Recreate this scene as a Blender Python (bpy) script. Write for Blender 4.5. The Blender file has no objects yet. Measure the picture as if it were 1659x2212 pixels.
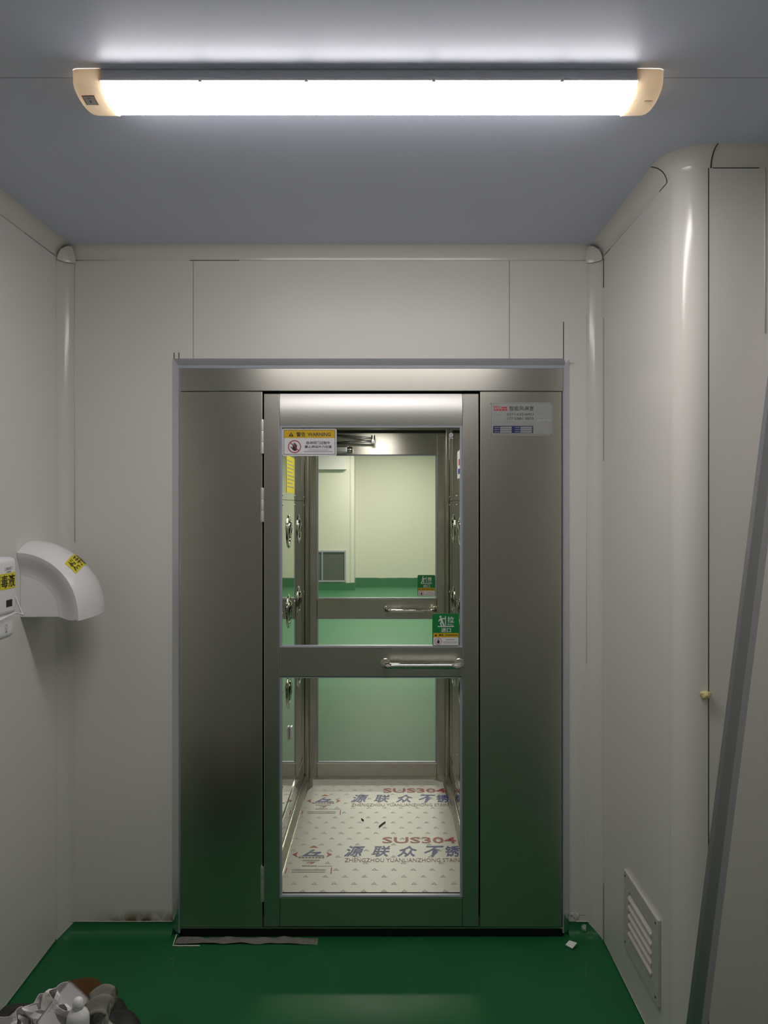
import bpy, bmesh, math, random
from mathutils import Vector, Matrix, noise
R = math.radians
random.seed(7)
sc = bpy.context.scene
COL = sc.collection

# ------------------------------------------------------------------ camera
F, VX, VY = 1661.0, 838.0, 1093.0          # focal length and horizon point of the photograph, in pixels
H = 1.585                                   # eye height
cam = bpy.data.cameras.new('camera')
cam.sensor_fit = 'VERTICAL'; cam.sensor_height = 36.0; cam.sensor_width = 27.0
cam.lens = F / 2212 * 36.0
cam.shift_x = -(VX - 829.5) / 2212
cam.shift_y = -(1106 - VY) / 2212
cam.clip_start = 0.02
camo = bpy.data.objects.new('camera', cam); COL.objects.link(camo)
camo.location = (0, 0, H); camo.rotation_euler = (R(90), 0, 0)
sc.camera = camo

# ------------------------------------------------------------------ world, large lights, exposure
LAMP = 28.0
w = bpy.data.worlds.new('world'); sc.world = w; w.use_nodes = True
w.node_tree.nodes['Background'].inputs[0].default_value = (0.8, 0.9, 1, 1)
w.node_tree.nodes['Background'].inputs[1].default_value = 0.02
sc.view_settings.view_transform = 'Standard'; sc.view_settings.look = 'None'
sc.view_settings.exposure = 0.0; sc.view_settings.gamma = 1.0
sc.view_settings.use_curve_mapping = False

def area_light(name, loc, sx, sy, power, col):
    l = bpy.data.lights.new(name, 'AREA'); l.shape = 'RECTANGLE'; l.size = sx; l.size_y = sy
    l.energy = power; l.color = col
    o = bpy.data.objects.new(name, l); COL.objects.link(o); o.location = loc
    return o
for _y in (8.0, 10.8, 13.4):
    area_light('inner_room_lamp', (0.0, _y, 2.76), 1.2, 0.3, 62, (1.0, 0.95, 0.80))
area_light('chamber_lamp', (-0.06, 3.55, 2.012), 0.20, 0.45, 4.2, (1.0, 0.95, 0.88))

# ------------------------------------------------------------------ helpers
def wloc(o):
    v = Vector((0, 0, 0))
    while o is not None:
        v += o.location; o = o.parent
    return v

def link(name, me, mat, parent, origin):
    if mat is not None and not me.materials: me.materials.append(mat)
    o = bpy.data.objects.new(name, me); COL.objects.link(o)
    o.location = origin - (wloc(parent) if parent else Vector())
    if parent: o.parent = parent
    return o

def mk(name, bm, mat, parent=None, smooth=False, origin=None, angle=None):
    bmesh.ops.recalc_face_normals(bm, faces=bm.faces[:])
    vs = [v.co for v in bm.verts]
    if origin is None:
        mn = [min(v[i] for v in vs) for i in range(3)]; mx = [max(v[i] for v in vs) for i in range(3)]
        origin = Vector(((mn[0]+mx[0])/2, (mn[1]+mx[1])/2, mn[2]))
    origin = Vector(origin)
    for v in bm.verts: v.co -= origin
    me = bpy.data.meshes.new(name)
    if smooth:
        for f in bm.faces: f.smooth = True
        if angle:
            for e in bm.edges:
                if len(e.link_faces) == 2 and e.calc_face_angle(0) > R(angle): e.smooth = False
    bm.to_mesh(me); bm.free()
    return link(name, me, mat, parent, origin)

def again(src, parent, origin):
    """another object sharing the mesh of src"""
    o = src.copy(); COL.objects.link(o)
    o.parent = parent
    o.location = Vector(origin) - (wloc(parent) if parent else Vector())
    return o

def tag(o, label=None, cat=None, group=None, kind=None):
    if label: o['label'] = label
    if cat: o['category'] = cat
    if group: o['group'] = group
    if kind: o['kind'] = kind
    return o

def empty(name, loc):
    o = bpy.data.objects.new(name, None); COL.objects.link(o); o.location = loc
    o.empty_display_size = 0.1
    return o

def box(bm, x0, x1, y0, y1, z0, z1, bev=0.0, seg=2):
    r = bmesh.ops.create_cube(bm, size=1.0)
    vs = r['verts']
    for v in vs:
        v.co = Vector((x0 + (v.co.x+.5)*(x1-x0), y0 + (v.co.y+.5)*(y1-y0), z0 + (v.co.z+.5)*(z1-z0)))
    if bev:
        es = set()
        for v in vs: es.update(v.link_edges)
        bmesh.ops.bevel(bm, geom=list(es), offset=bev, segments=seg, affect='EDGES', profile=0.5)

def B(*a, **k):
    bm = bmesh.new(); box(bm, *a, **k); return bm

def prism(bm, pts, f0, f1):
    """polygon pts mapped by f0 and f1 to 3-D, joined by side faces"""
    a = [bm.verts.new(f0(*p)) for p in pts]; b = [bm.verts.new(f1(*p)) for p in pts]
    n = len(pts)
    bm.faces.new(a); bm.faces.new(b[::-1])
    for i in range(n): bm.faces.new((a[i], b[i], b[(i+1) % n], a[(i+1) % n]))

def prism_y(pts, y0, y1, bm=None):
    bm = bm or bmesh.new()
    prism(bm, pts, lambda x, z: (x, y0, z), lambda x, z: (x, y1, z)); return bm

def prism_z(pts, z0, z1, bm=None):
    bm = bm or bmesh.new()
    prism(bm, pts, lambda x, y: (x, y, z0), lambda x, y: (x, y, z1)); return bm

def grid(bm, f, nu, nv, closed_u=False):
    vs = [[bm.verts.new(f(i/nu, j/nv)) for j in range(nv+1)] for i in range(nu if closed_u else nu+1)]
    n = len(vs)
    for i in range(nu):
        for j in range(nv):
            a, b = vs[i], vs[(i+1) % n]
            bm.faces.new((a[j], b[j], b[j+1], a[j+1]))
    return vs

def tube(bm, pts, r, seg=10, cap=True):
    pts = [Vector(p) for p in pts]; rings = []
    ref = None
    for i, p in enumerate(pts):
        t = (pts[min(i+1, len(pts)-1)] - pts[max(i-1, 0)]).normalized()
        if ref is None: ref = t.orthogonal().normalized()
        ref = (ref - t*ref.dot(t)).normalized(); s = t.cross(ref)
        rr = r[i] if isinstance(r, (list, tuple)) else r
        rings.append([bm.verts.new(p + (ref*math.cos(2*math.pi*k/seg) + s*math.sin(2*math.pi*k/seg))*rr) for k in range(seg)])
    for a, b in zip(rings, rings[1:]):
        for k in range(seg): bm.faces.new((a[k], a[(k+1) % seg], b[(k+1) % seg], b[k]))
    if cap: bm.faces.new(rings[0][::-1]); bm.faces.new(rings[-1])

def lathe(bm, prof, seg=24, frame=None):
    """prof: (r, h); axis +h mapped through frame(x, y, h)"""
    frame = frame or (lambda x, y, h: (x, y, h))
    rings = []
    for r, h in prof:
        if r < 1e-6: rings.append([bm.verts.new(frame(0, 0, h))])
        else: rings.append([bm.verts.new(frame(r*math.cos(2*math.pi*k/seg), r*math.sin(2*math.pi*k/seg), h)) for k in range(seg)])
    for a, b in zip(rings, rings[1:]):
        for k in range(seg):
            k2 = (k+1) % seg
            if len(a) == 1 and len(b) == 1: continue
            if len(a) == 1: bm.faces.new((a[0], b[k], b[k2]))
            elif len(b) == 1: bm.faces.new((a[k], a[k2], b[0]))
            else: bm.faces.new((a[k], a[k2], b[k2], b[k]))

def rrect(x0, y0, x1, y1, r, n=5):
    out = []
    for cx, cy, a0 in ((x1-r, y1-r, 0), (x0+r, y1-r, 90), (x0+r, y0+r, 180), (x1-r, y0+r, 270)):
        for i in range(n+1):
            a = R(a0 + 90*i/n); out.append((cx + r*math.cos(a), cy + r*math.sin(a)))
    return out

# ------------------------------------------------------------------ flat print: shapes are (verts2d, faces)
_tc = {}
def _text(s, bold):
    k = (s, bold)
    if k not in _tc:
        c = bpy.data.curves.new('lettering', 'FONT'); c.body = s; c.resolution_u = 2; c.offset = bold
        o = bpy.data.objects.new('lettering', c); COL.objects.link(o)
        bpy.context.view_layer.update()
        m = o.to_mesh()
        v = [(p.co.x, p.co.y) for p in m.vertices]; f = [tuple(p.vertices) for p in m.polygons]
        o.to_mesh_clear(); bpy.data.objects.remove(o); bpy.data.curves.remove(c)
        _tc[k] = (v, f)
    return _tc[k]

def T(s, x0, y0, x1, y1, bold=0.0, shear=0.0):
    v, f = _text(s, bold)
    ax = min(p[0] for p in v); bx = max(p[0] for p in v); ay = min(p[1] for p in v); by = max(p[1] for p in v)
    out = []
    for p in v:
        u = (p[0]-ax)/(bx-ax); t = (p[1]-ay)/(by-ay)
        out.append((x0 + u*(x1-x0) + shear*(t-.5)*(y1-y0), y0 + t*(y1-y0)))
    return out, f
def P(pts): return list(pts), [tuple(range(len(pts)))]
def Q(x0, y0, x1, y1): return P([(x0, y0), (x1, y0), (x1, y1), (x0, y1)])
def RING(cx, cy, ro, ri, n=28):
    v = []; f = []
    for k in range(n):
        a = 2*math.pi*k/n
        v += [(cx+ro*math.cos(a), cy+ro*math.sin(a)), (cx+ri*math.cos(a), cy+ri*math.sin(a))]
    for k in range(n):
        k2 = (k+1) % n; f.append((2*k, 2*k2, 2*k2+1, 2*k+1))
    return v, f
def DISC(cx, cy, r, n=16): return P([(cx+r*math.cos(2*math.pi*k/n), cy+r*math.sin(2*math.pi*k/n)) for k in range(n)])
def LINE(x0, y0, x1, y1, wd):
    dx, dy = x1-x0, y1-y0; l = math.hypot(dx, dy) or 1; nx, ny = -dy/l*wd/2, dx/l*wd/2
    return P([(x0+nx, y0+ny), (x0-nx, y0-ny), (x1-nx, y1-ny), (x1+nx, y1+ny)])
def FRAME(x0, y0, x1, y1, t):
    return [Q(x0, y0, x1, y0+t), Q(x0, y1-t, x1, y1), Q(x0, y0+t, x0+t, y1-t), Q(x1-t, y0+t, x1, y1-t)]
def HAND(cx, cy, s):
    """open hand icon of height 2s about (cx, cy)"""
    o = [P([(cx-.42*s, cy+.05*s), (cx-.38*s, cy-.6*s), (cx-.2*s, cy-.9*s), (cx+.4*s, cy-.9*s), (cx+.5*s, cy-.5*s), (cx+.5*s, cy+.05*s)])]
    for x, h in ((-.31, .55), (-.06, .9), (.19, .72), (.42, .45)):
        o.append(P(rrect(cx+(x-.1)*s, cy-.1*s, cx+(x+.1)*s, cy+h*s, .09*s, 3)))
    o.append(LINE(cx-.2*s, cy-.7*s, cx-.8*s, cy-.05*s, .2*s))
    return o

def ink(name, shapes, mat, parent, fr, lift=0.0008):
    bm = bmesh.new()
    for i_, (v, f) in enumerate(shapes):
        vs = [bm.verts.new(fr(x, y, lift+.00004*(i_ % 9))) for x, y in v]
        for q in f:
            try: bm.faces.new([vs[i] for i in q])
            except ValueError: pass
    vs = [v.co for v in bm.verts]
    mn = [min(v[i] for v in vs) for i in range(3)]; mx = [max(v[i] for v in vs) for i in range(3)]
    org = Vector(((mn[0]+mx[0])/2, (mn[1]+mx[1])/2, mn[2]))
    for v in bm.verts: v.co -= org
    me = bpy.data.meshes.new(name); bm.to_mesh(me); bm.free()
    return link(name, me, mat, parent, org)

# ------------------------------------------------------------------ materials
def mat(name, col, rough=0.5, metal=0.0, var=0.0, vscale=4.0, bump=0.0, bscale=60.0, rvar=0.0, aniso=0.0, tangent=None,
        stretch=(1, 1, 1), spec=0.5, coat=0.0, transl=0.0):
    m = bpy.data.materials.new(name); m.use_nodes = True
    nt = m.node_tree; n = nt.nodes; p = n['Principled BSDF']; L = nt.links.new
    p.inputs['Base Color'].default_value = (*col, 1); p.inputs['Roughness'].default_value = rough
    p.inputs['Metallic'].default_value = metal; p.inputs['Specular IOR Level'].default_value = spec
    p.inputs['Coat Weight'].default_value = coat; p.inputs['Coat Roughness'].default_value = 0.08
    if var or bump or rvar:
        tc = n.new('ShaderNodeNewGeometry'); mp = n.new('ShaderNodeMapping'); mp.inputs['Scale'].default_value = stretch
        L(tc.outputs['Position'], mp.inputs['Vector'])
    if var or rvar:
        nz = n.new('ShaderNodeTexNoise'); nz.inputs['Scale'].default_value = vscale; nz.inputs['Detail'].default_value = 5
        L(mp.outputs[0], nz.inputs['Vector'])
    if var:
        mx = n.new('ShaderNodeMix'); mx.data_type = 'RGBA'
        mx.inputs[6].default_value = (*[c*(1-var) for c in col], 1); mx.inputs[7].default_value = (*[min(1, c*(1+var)) for c in col], 1)
        L(nz.outputs[0], mx.inputs[0]); L(mx.outputs[2], p.inputs['Base Color'])
    if rvar:
        mr = n.new('ShaderNodeMapRange'); mr.inputs[1].default_value = .3; mr.inputs[2].default_value = .7
        mr.inputs[3].default_value = max(0, rough-rvar); mr.inputs[4].default_value = rough+rvar
        L(nz.outputs[0], mr.inputs[0]); L(mr.outputs[0], p.inputs['Roughness'])
    if bump:
        nb = n.new('ShaderNodeTexNoise'); nb.inputs['Scale'].default_value = bscale; nb.inputs['Detail'].default_value = 3
        L(mp.outputs[0], nb.inputs['Vector'])
        bp = n.new('ShaderNodeBump'); bp.inputs['Strength'].default_value = bump; bp.inputs['Distance'].default_value = .002
        L(nb.outputs[0], bp.inputs['Height']); L(bp.outputs[0], p.inputs['Normal'])
    if aniso:
        p.inputs['Anisotropic'].default_value = aniso
        cx = n.new('ShaderNodeCombineXYZ')
        for i in range(3): cx.inputs[i].default_value = tangent[i]
        L(cx.outputs[0], p.inputs['Tangent'])
    if transl:
        tr = n.new('ShaderNodeBsdfTranslucent'); tr.inputs[0].default_value = (*col, 1)
        ms = n.new('ShaderNodeMixShader'); ms.inputs[0].default_value = transl
        L(p.outputs[0], ms.inputs[1]); L(tr.outputs[0], ms.inputs[2]); L(ms.outputs[0], n['Material Output'].inputs[0])
    return m

def emit(name, col, s):
    m = bpy.data.materials.new(name); m.use_nodes = True; n = m.node_tree.nodes
    p = n['Principled BSDF']; p.inputs['Base Color'].default_value = (.8, .8, .8, 1); p.inputs['Roughness'].default_value = .4
    p.inputs['Emission Color'].default_value = (*col, 1); p.inputs['Emission Strength'].default_value = s
    return m

def glass_mat(name, tint):
    m = bpy.data.materials.new(name); m.use_nodes = True; nt = m.node_tree; n = nt.nodes; L = nt.links.new
    n.remove(n['Principled BSDF'])
    t = n.new('ShaderNodeBsdfTransparent'); t.inputs[0].default_value = (*tint, 1)
    g = n.new('ShaderNodeBsdfGlossy'); g.inputs['Roughness'].default_value = 0.0
    fr = n.new('ShaderNodeFresnel'); fr.inputs[0].default_value = 1.3
    ms = n.new('ShaderNodeMixShader'); L(fr.outputs[0], ms.inputs[0]); L(t.outputs[0], ms.inputs[1]); L(g.outputs[0], ms.inputs[2])
    L(ms.outputs[0], n['Material Output'].inputs[0])
    return m

WALL = (.745, .725, .69)
M = {}
M['wall'] = mat('wall_panel_paint', WALL, .34, var=.03, vscale=2.0, bump=.05, bscale=90, spec=.45)
M['cove'] = mat('cove_paint', (.71, .69, .65), .2, var=.02, vscale=5, spec=.5)
M['ceil'] = mat('ceiling_panel_paint', (.60, .635, .79), .36, var=.03, vscale=2.5, bump=.03, bscale=40, spec=.5)
M['dark'] = mat('dark_gap', (.012, .012, .012), .7)
M['joint'] = mat('joint_grey', (.22, .22, .23), .7)  # even grey of the panel backing and open joints
M['caulk'] = mat('white_caulk', (.72, .71, .68), .35, var=.06, vscale=30)
M['steel'] = mat('brushed_steel', (.58, .565, .51), .27, 1.0, aniso=.6, tangent=(0, 0, 1))
M['satin'] = mat('satin_steel_cover', (.76, .745, .73), .5, 1.0)
M['mirror'] = mat('polished_steel', (.62, .63, .56), .035, 1.0, bump=.03, bscale=2.0)
M['jamb'] = mat('jamb_steel', (.55, .54, .48), .25, 1.0)
M['chrome'] = mat('chrome', (.82, .80, .76), .06, 1.0)
M['jet'] = mat('jet_steel', (.30, .29, .25), .1, 1.0)
M['alu'] = mat('aluminium', (.70, .73, .78), .22, 1.0, rvar=.05, vscale=3)
M['dull'] = mat('dull_aluminium', (.42, .43, .46), .38, 1.0)
M['gasket'] = mat('grey_gasket', (.36, .39, .46), .35)
M['glass'] = glass_mat('pane_glass', (.985, .99, .982))
M['floor'] = mat('green_epoxy', (.012, .135, .042), .46, var=.22, vscale=3.5, rvar=.05, bump=.03, bscale=9, spec=.3)
M['green'] = mat('green_cove_epoxy', (.014, .14, .045), .32, var=.15, vscale=7, spec=.4)
M['far_wall'] = mat('inner_room_wall', (.70, .70, .62), .4, var=.03, vscale=1)
M['far_floor'] = mat('inner_room_epoxy', (.05, .185, .095), .55, var=.08, vscale=1.4, bump=.02, bscale=4, stretch=(1, .5, 1), spec=.3)
M['tray'] = mat('lamp_tray', (.74, .76, .84), .4)
M['cap'] = mat('lamp_cap_plastic', (.74, .62, .45), .4, transl=.06)
M['white'] = mat('white_plastic', (.88, .87, .89), .22, coat=.3)
M['white2'] = mat('white_abs', (.84, .82, .86), .3)
M['yellow'] = mat('yellow_label', (.78, .68, .03), .45)
M['amber'] = mat('amber_band', (.62, .40, .01), .4)
M['black'] = mat('black_print', (.015, .015, .018), .5)
M['red'] = mat('red_print', (.45, .02, .03), .5)
M['blue'] = mat('blue_print', (.03, .04, .30), .5)
M['navy'] = mat('navy_print', (.012, .018, .11), .45)
M['brown'] = mat('brown_print', (.26, .12, .09), .5)
M['grey'] = mat('grey_print', (.34, .34, .34), .5)
M['faint'] = mat('faint_print', (.40, .40, .38), .5)
M['pale'] = mat('pale_print', (.50, .50, .47), .5)
M['sign_green'] = mat('sign_green', (.008, .20, .045), .35)
M['sign_white'] = mat('sign_white', (.74, .72, .76), .35)
M['film'] = mat('protective_film', (.70, .69, .655), .38, var=.04, vscale=6, bump=.15, bscale=5)
M['plate'] = mat('plate_metal', (.50, .51, .50), .33, .85)
M['louvre'] = mat('vent_enamel', (.56, .55, .50), .4)
M['slat'] = mat('vent_slat', (.66, .62, .585), .45)
M['mortar'] = mat('grey_mortar', (.20, .19, .165), .9, var=.35, vscale=40, bump=.6, bscale=120)
M['bag'] = mat('black_bin_bag', (.016, .015, .014), .5, bump=.4, bscale=14, spec=.25)
M['bin'] = mat('dark_bin', (.03, .03, .03), .5)
M['paper'] = mat('white_paper', (.90, .87, .86), .7)
M['card'] = mat('brown_cardboard', (.40, .23, .11), .75, var=.2, vscale=20)
M['cloth'] = mat('grey_cloth', (.40, .40, .335), .9, var=.2, vscale=30, bump=.5, bscale=220)
M['bottle'] = mat('milky_plastic', (.84, .82, .83), .25, transl=.1)
M['clear'] = mat('cloudy_plastic', (.38, .38, .37), .25, transl=.4)
M['foam'] = mat('yellow_foam', (.62, .56, .26), .5)
M['grille'] = mat('far_grille', (.11, .125, .12), .5)
M['diffuser'] = emit('lit_diffuser', (1.0, .955, .925), LAMP)
M['led'] = emit('lit_downlight', (1.0, .97, .85), 12)

# stained panel: rusty dirt creeping up from the floor left of the cabin
ms = mat('stained_wall_panel_paint', WALL, .34, bump=.05, bscale=90, spec=.45)
nt = ms.node_tree; n = nt.nodes; L = nt.links.new; p = n['Principled BSDF']
g = n.new('ShaderNodeNewGeometry'); sp = n.new('ShaderNodeSeparateXYZ'); L(g.outputs['Position'], sp.inputs[0])
nz = n.new('ShaderNodeTexNoise'); nz.inputs['Scale'].default_value = 22; nz.inputs['Detail'].default_value = 6; L(g.outputs['Position'], nz.inputs['Vector'])
def math_node(op, a, b):
    q = n.new('ShaderNodeMath'); q.operation = op; q.use_clamp = False
    for i, s in enumerate((a, b)):
        if hasattr(s, 'is_output'): L(s, q.inputs[i])
        else: q.inputs[i].default_value = s
    return q.outputs[0]
zz = n.new('ShaderNodeMapRange'); zz.inputs[1].default_value = .092; zz.inputs[2].default_value = .052; L(sp.outputs['Z'], zz.inputs[0])
xx = n.new('ShaderNodeMapRange'); xx.inputs[1].default_value = -1.12; xx.inputs[2].default_value = -.95; L(sp.outputs['X'], xx.inputs[0])
nn = n.new('ShaderNodeMapRange'); nn.inputs[1].default_value = .28; nn.inputs[2].default_value = .58; L(nz.outputs[0], nn.inputs[0])
fac = math_node('MULTIPLY', math_node('MULTIPLY', zz.outputs[0], xx.outputs[0]), nn.outputs[0])
mx = n.new('ShaderNodeMix'); mx.data_type = 'RGBA'; mx.inputs[6].default_value = (*WALL, 1); mx.inputs[7].default_value = (.16, .085, .03, 1)
L(fac, mx.inputs[0]); L(mx.outputs[2], p.inputs['Base Color'])
M['stained'] = ms

# scratched epoxy: pale hairline scuffs mixed into the green of the near floor
nt = M['floor'].node_tree; n = nt.nodes; L = nt.links.new; p = n['Principled BSDF']
g = n.new('ShaderNodeNewGeometry'); mpn = n.new('ShaderNodeMapping'); mpn.inputs['Scale'].default_value = (3.2, 2.1, 1); mpn.inputs['Rotation'].default_value = (0, 0, .5)
L(g.outputs['Position'], mpn.inputs[0])
wv = n.new('ShaderNodeTexVoronoi'); wv.feature = 'DISTANCE_TO_EDGE'; wv.inputs['Scale'].default_value = 2.3; L(mpn.outputs[0], wv.inputs['Vector'])
r1 = n.new('ShaderNodeMapRange'); r1.inputs[1].default_value = .006; r1.inputs[2].default_value = .0; L(wv.outputs['Distance'], r1.inputs[0])
nz = n.new('ShaderNodeTexNoise'); nz.inputs['Scale'].default_value = 5; L(g.outputs['Position'], nz.inputs['Vector'])
r2 = n.new('ShaderNodeMapRange'); r2.inputs[1].default_value = .56; r2.inputs[2].default_value = .70; r2.inputs[4].default_value = .22; L(nz.outputs[0], r2.inputs[0])
q = n.new('ShaderNodeMath'); q.operation = 'MULTIPLY'; L(r1.outputs[0], q.inputs[0]); L(r2.outputs[0], q.inputs[1])
mx2 = n.new('ShaderNodeMix'); mx2.data_type = 'RGBA'; mx2.inputs[7].default_value = (.35, .45, .36, 1)
src = p.inputs['Base Color'].links[0].from_socket
L(src, mx2.inputs[6]); L(q.outputs[0], mx2.inputs[0]); L(mx2.outputs[2], p.inputs['Base Color'])

# ================================================================== THE ROOM
XL, XR, XR2 = -1.21, .786, 1.065            # left wall, right passage wall, right room wall
YB, YF, YN = 2.85, 2.07, -1.1               # end wall, facing wall stub, wall behind the viewer
ZC = 2.54; CR = .045                        # ceiling height, cove size
OX0, OX1, OZ = -.795, .666, 2.129           # opening in the end wall
def struct(o): o['kind'] = 'structure'; return o

struct(mk('floor', B(XL-.1, XR2+.1, YN-.1, 2.90, -.06, 0), M['floor']))

ceil = struct(mk('ceiling', B(XL-.1, XR2+.1, YN-.1, 2.95, ZC+.012, ZC+.07), M['joint']))
mk('ceiling_panel', B(XL-.05, XR2+.05, YN-.05, 1.7138, ZC, ZC+.012), M['ceil'], ceil)
mk('ceiling_panel', B(XL-.05, XR2+.05, 1.7162, 2.95, ZC, ZC+.012), M['ceil'], ceil)

# end wall: backing with the opening, three sandwich panels in front
bm = prism_y([(XL-.05, 0), (OX0, 0), (OX0, OZ), (OX1, OZ), (OX1, 0), (XR+.05, 0), (XR+.05, ZC), (XL-.05, ZC)], YB+.006, YB+.1)
wb = struct(mk('wall_back', bm, M['joint']))
J1, J2 = -.7215, .4500
mk('wall_panel', prism_y([(XL, 0), (OX0, 0), (OX0, OZ), (J1-.0009, OZ), (J1-.0009, ZC), (XL, ZC)], YB, YB+.006), M['stained'], wb)
mk('wall_panel', prism_y([(J1+.0009, OZ), (J2-.0009, OZ), (J2-.0009, ZC), (J1+.0009, ZC)], YB, YB+.006), M['wall'], wb)
mk('wall_panel', prism_y([(J2+.0009, OZ), (OX1, OZ), (OX1, 0), (XR, 0), (XR, ZC), (J2+.0009, ZC)], YB, YB+.006), M['wall'], wb)
for x, z0, z1 in ((-.7925, OZ, 2.154), (-.7745, OZ, 2.154), (.6505, OZ, 2.268)):     # saw cuts above the opening
    mk('saw_cut', B(x-.0014, x+.0014, YB-.0008, YB+.002, z0, z1), M['dark'], wb)

struct(mk('wall_left', B(XL-.08, XL, YN, YB+.1, 0, ZC), M['wall']))
wr = struct(mk('wall_right', B(XR, XR+.08, YF+.076, YB+.1, 0, ZC), M['wall']))
wf = struct(mk('wall_front', B(XR+.0785, XR2+.06, YF, YF+.076, 0, ZC), M['wall']))
struct(mk('wall_side', B(XR2, XR2+.08, YN, YF, 0, ZC), M['wall']))
struct(mk('wall_rear', B(XL-.08, XR2+.08, YN-.08, YN, 0, ZC), M['wall']))

# big rounded outside corner between right wall and facing stub
bm = bmesh.new(); rc = .076; cx, cy = XR+rc, YF+rc
pts = [(cx + rc*math.cos(R(180+90*i/16)), cy + rc*math.sin(R(180+90*i/16))) for i in range(17)] + [(cx, cy)]
prism_z(pts, 0, ZC, bm)
tc_ = struct(mk('trim_1', bm, M['cove'], smooth=True, angle=40))
mk('joint_line', B(XR+rc+.0004, XR+rc+.0022, YF-.0006, YF+.001, 0, ZC-CR), M['dark'], tc_)

# ceiling cove, swept along wall lines (path points + inward normal)
def cove_sweep(path, z, r=CR, n=8, up=True):
    bm = bmesh.new(); rows = []
    for (x, y), (nx, ny) in path:
        row = []
        for k in range(n+1):
            a = R(90*k/n); d = r*(1-math.cos(a))*1.0; h = r*(1-math.sin(a))
            row.append(bm.verts.new((x+nx*d, y+ny*d, z-h)))
        row.append(bm.verts.new((x, y, z)))
        rows.append(row)
    # concave quarter: from wall (d=0, h=r) to ceiling (d=r, h=0)
    for a, b in zip(rows, rows[1:]):
        m_ = len(a)
        for k in range(m_): bm.faces.new((a[k], a[(k+1) % m_], b[(k+1) % m_], b[k]))
    bm.faces.new(rows[0]); bm.faces.new(rows[-1][::-1])
    return bm
def straight(p, q, nrm): return [(p, nrm), (q, nrm)]
tb = struct(mk('trim_2', cove_sweep(straight((XL+CR, YB), (XR-CR, YB), (0, -1)), ZC), M['cove'], smooth=True, angle=35))
tl = struct(mk('trim_3', cove_sweep(straight((XL, YN), (XL, YB-CR), (1, 0)), ZC), M['cove'], smooth=True, angle=35))
tr = struct(mk('trim_4', cove_sweep(straight((XR, YB-CR), (XR, 2.166), (-1, 0)), ZC), M['cove'], smooth=True, angle=35))
path = [((XR, 2.164), (-1, 0))]
for i in range(13):
    a = R(180+90*i/12); path.append(((cx+rc*math.cos(a), cy+rc*math.sin(a)), (math.cos(a), math.sin(a))))
path.append(((XR+rc+.006, YF), (0, -1)))
tcc = struct(mk('trim_5', cove_sweep(path, ZC), M['cove'], smooth=True, angle=35))
tf = struct(mk('trim_6', cove_sweep(straight((XR+rc+.009, YF), (XR2, YF), (0, -1)), ZC), M['cove'], smooth=True, angle=35))
struct(mk('trim_7', cove_sweep(straight((XR2, YN), (XR2, YF), (-1, 0)), ZC), M['cove'], smooth=True, angle=35))
# vertical coves in the inside corners
def vcove(x, y, sx, sy, z1, r=.05, n=10):
    pts = []
    for k in range(n+1):
        a = R(90*k/n); pts.append((x+sx*r*(1-math.sin(a)), y+sy*r*(1-math.cos(a))))
    return prism_z(pts+[(x, y)], 0, z1)
t8 = struct(mk('trim_8', vcove(XL, YB, 1, -1, ZC-CR-.001), M['cove'], smooth=True, angle=35))
t9 = struct(mk('trim_9', vcove(XR, YB, -1, -1, ZC-CR-.001), M['cove'], smooth=True, angle=35))
t10 = struct(mk('trim_10', vcove(XR2, YF, -1, -1, ZC-CR-.001), M['cove'], smooth=True, angle=35))
# ball-shaped corner caps
def cap3(x, y, sx, sy, r=.056):
    bm = bmesh.new()
    def f(u, v):
        a = R(90*u); b = R(8+82*v)
        d = Vector((math.cos(a)*math.cos(b)*0+math.cos(a)*math.sin(b), math.sin(a)*math.sin(b), math.cos(b)))
        c = Vector((r, r, -r))*0.98
        q = Vector((c.x - r*.86*d.x, c.y - r*.86*d.y, c.z + r*.86*d.z))
        return (x+sx*q.x, y+sy*q.y, ZC-.002+q.z)
    grid(bm, f, 8, 8)
    return bm
mk('corner_cap', cap3(XL, YB, 1, -1), M['cove'], tb, smooth=True)
mk('corner_cap', cap3(XR, YB, -1, -1), M['cove'], tb, smooth=True)
# caulk beads and open joints along the coves
def strip(name, m_, parent, a, b, r=.0018):
    bm = bmesh.new(); tube(bm, [a, b], r, 6); return mk(name, bm, m_, parent, smooth=True)
strip('caulk_bead', M['caulk'], tb, (XL+.05, YB-.0005, ZC-CR), (-.74, YB-.0005, ZC-CR), .0025)
strip('open_joint', M['dark'], tb, (-.735, YB-.0003, ZC-CR), (-.55, YB-.0003, ZC-CR), .0012)
strip('caulk_bead', M['caulk'], tb, (-.545, YB-.0005, ZC-CR), (XR-.05, YB-.0005, ZC-CR), .0014)
strip('caulk_bead', M['caulk'], tl, (XL+.0005, .9, ZC-CR), (XL+.0005, YB-.3, ZC-CR), .0022)
strip('open_joint', M['joint'], tl, (XL+.0003, YB-.29, ZC-CR), (XL+.0003, YB-.06, ZC-CR), .0014)
strip('caulk_bead', M['caulk'], tr, (XR-.0005, YB-.14, ZC-CR), (XR-.0005, 2.23, ZC-CR), .0013)
strip('open_joint', M['dark'], tr, (XR-.0003, YB-.13, ZC-CR), (XR-.0003, YB-.06, ZC-CR), .0012)
strip('open_joint', M['dark'], tr, (XR-.0003, 2.225, ZC-CR), (XR-.0003, 2.166, ZC-CR), .0012)
strip('open_joint', M['dark'], tf, (XR+rc+.012, YF-.0003, ZC-CR), (1.0, YF-.0003, ZC-CR), .0012)
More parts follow.
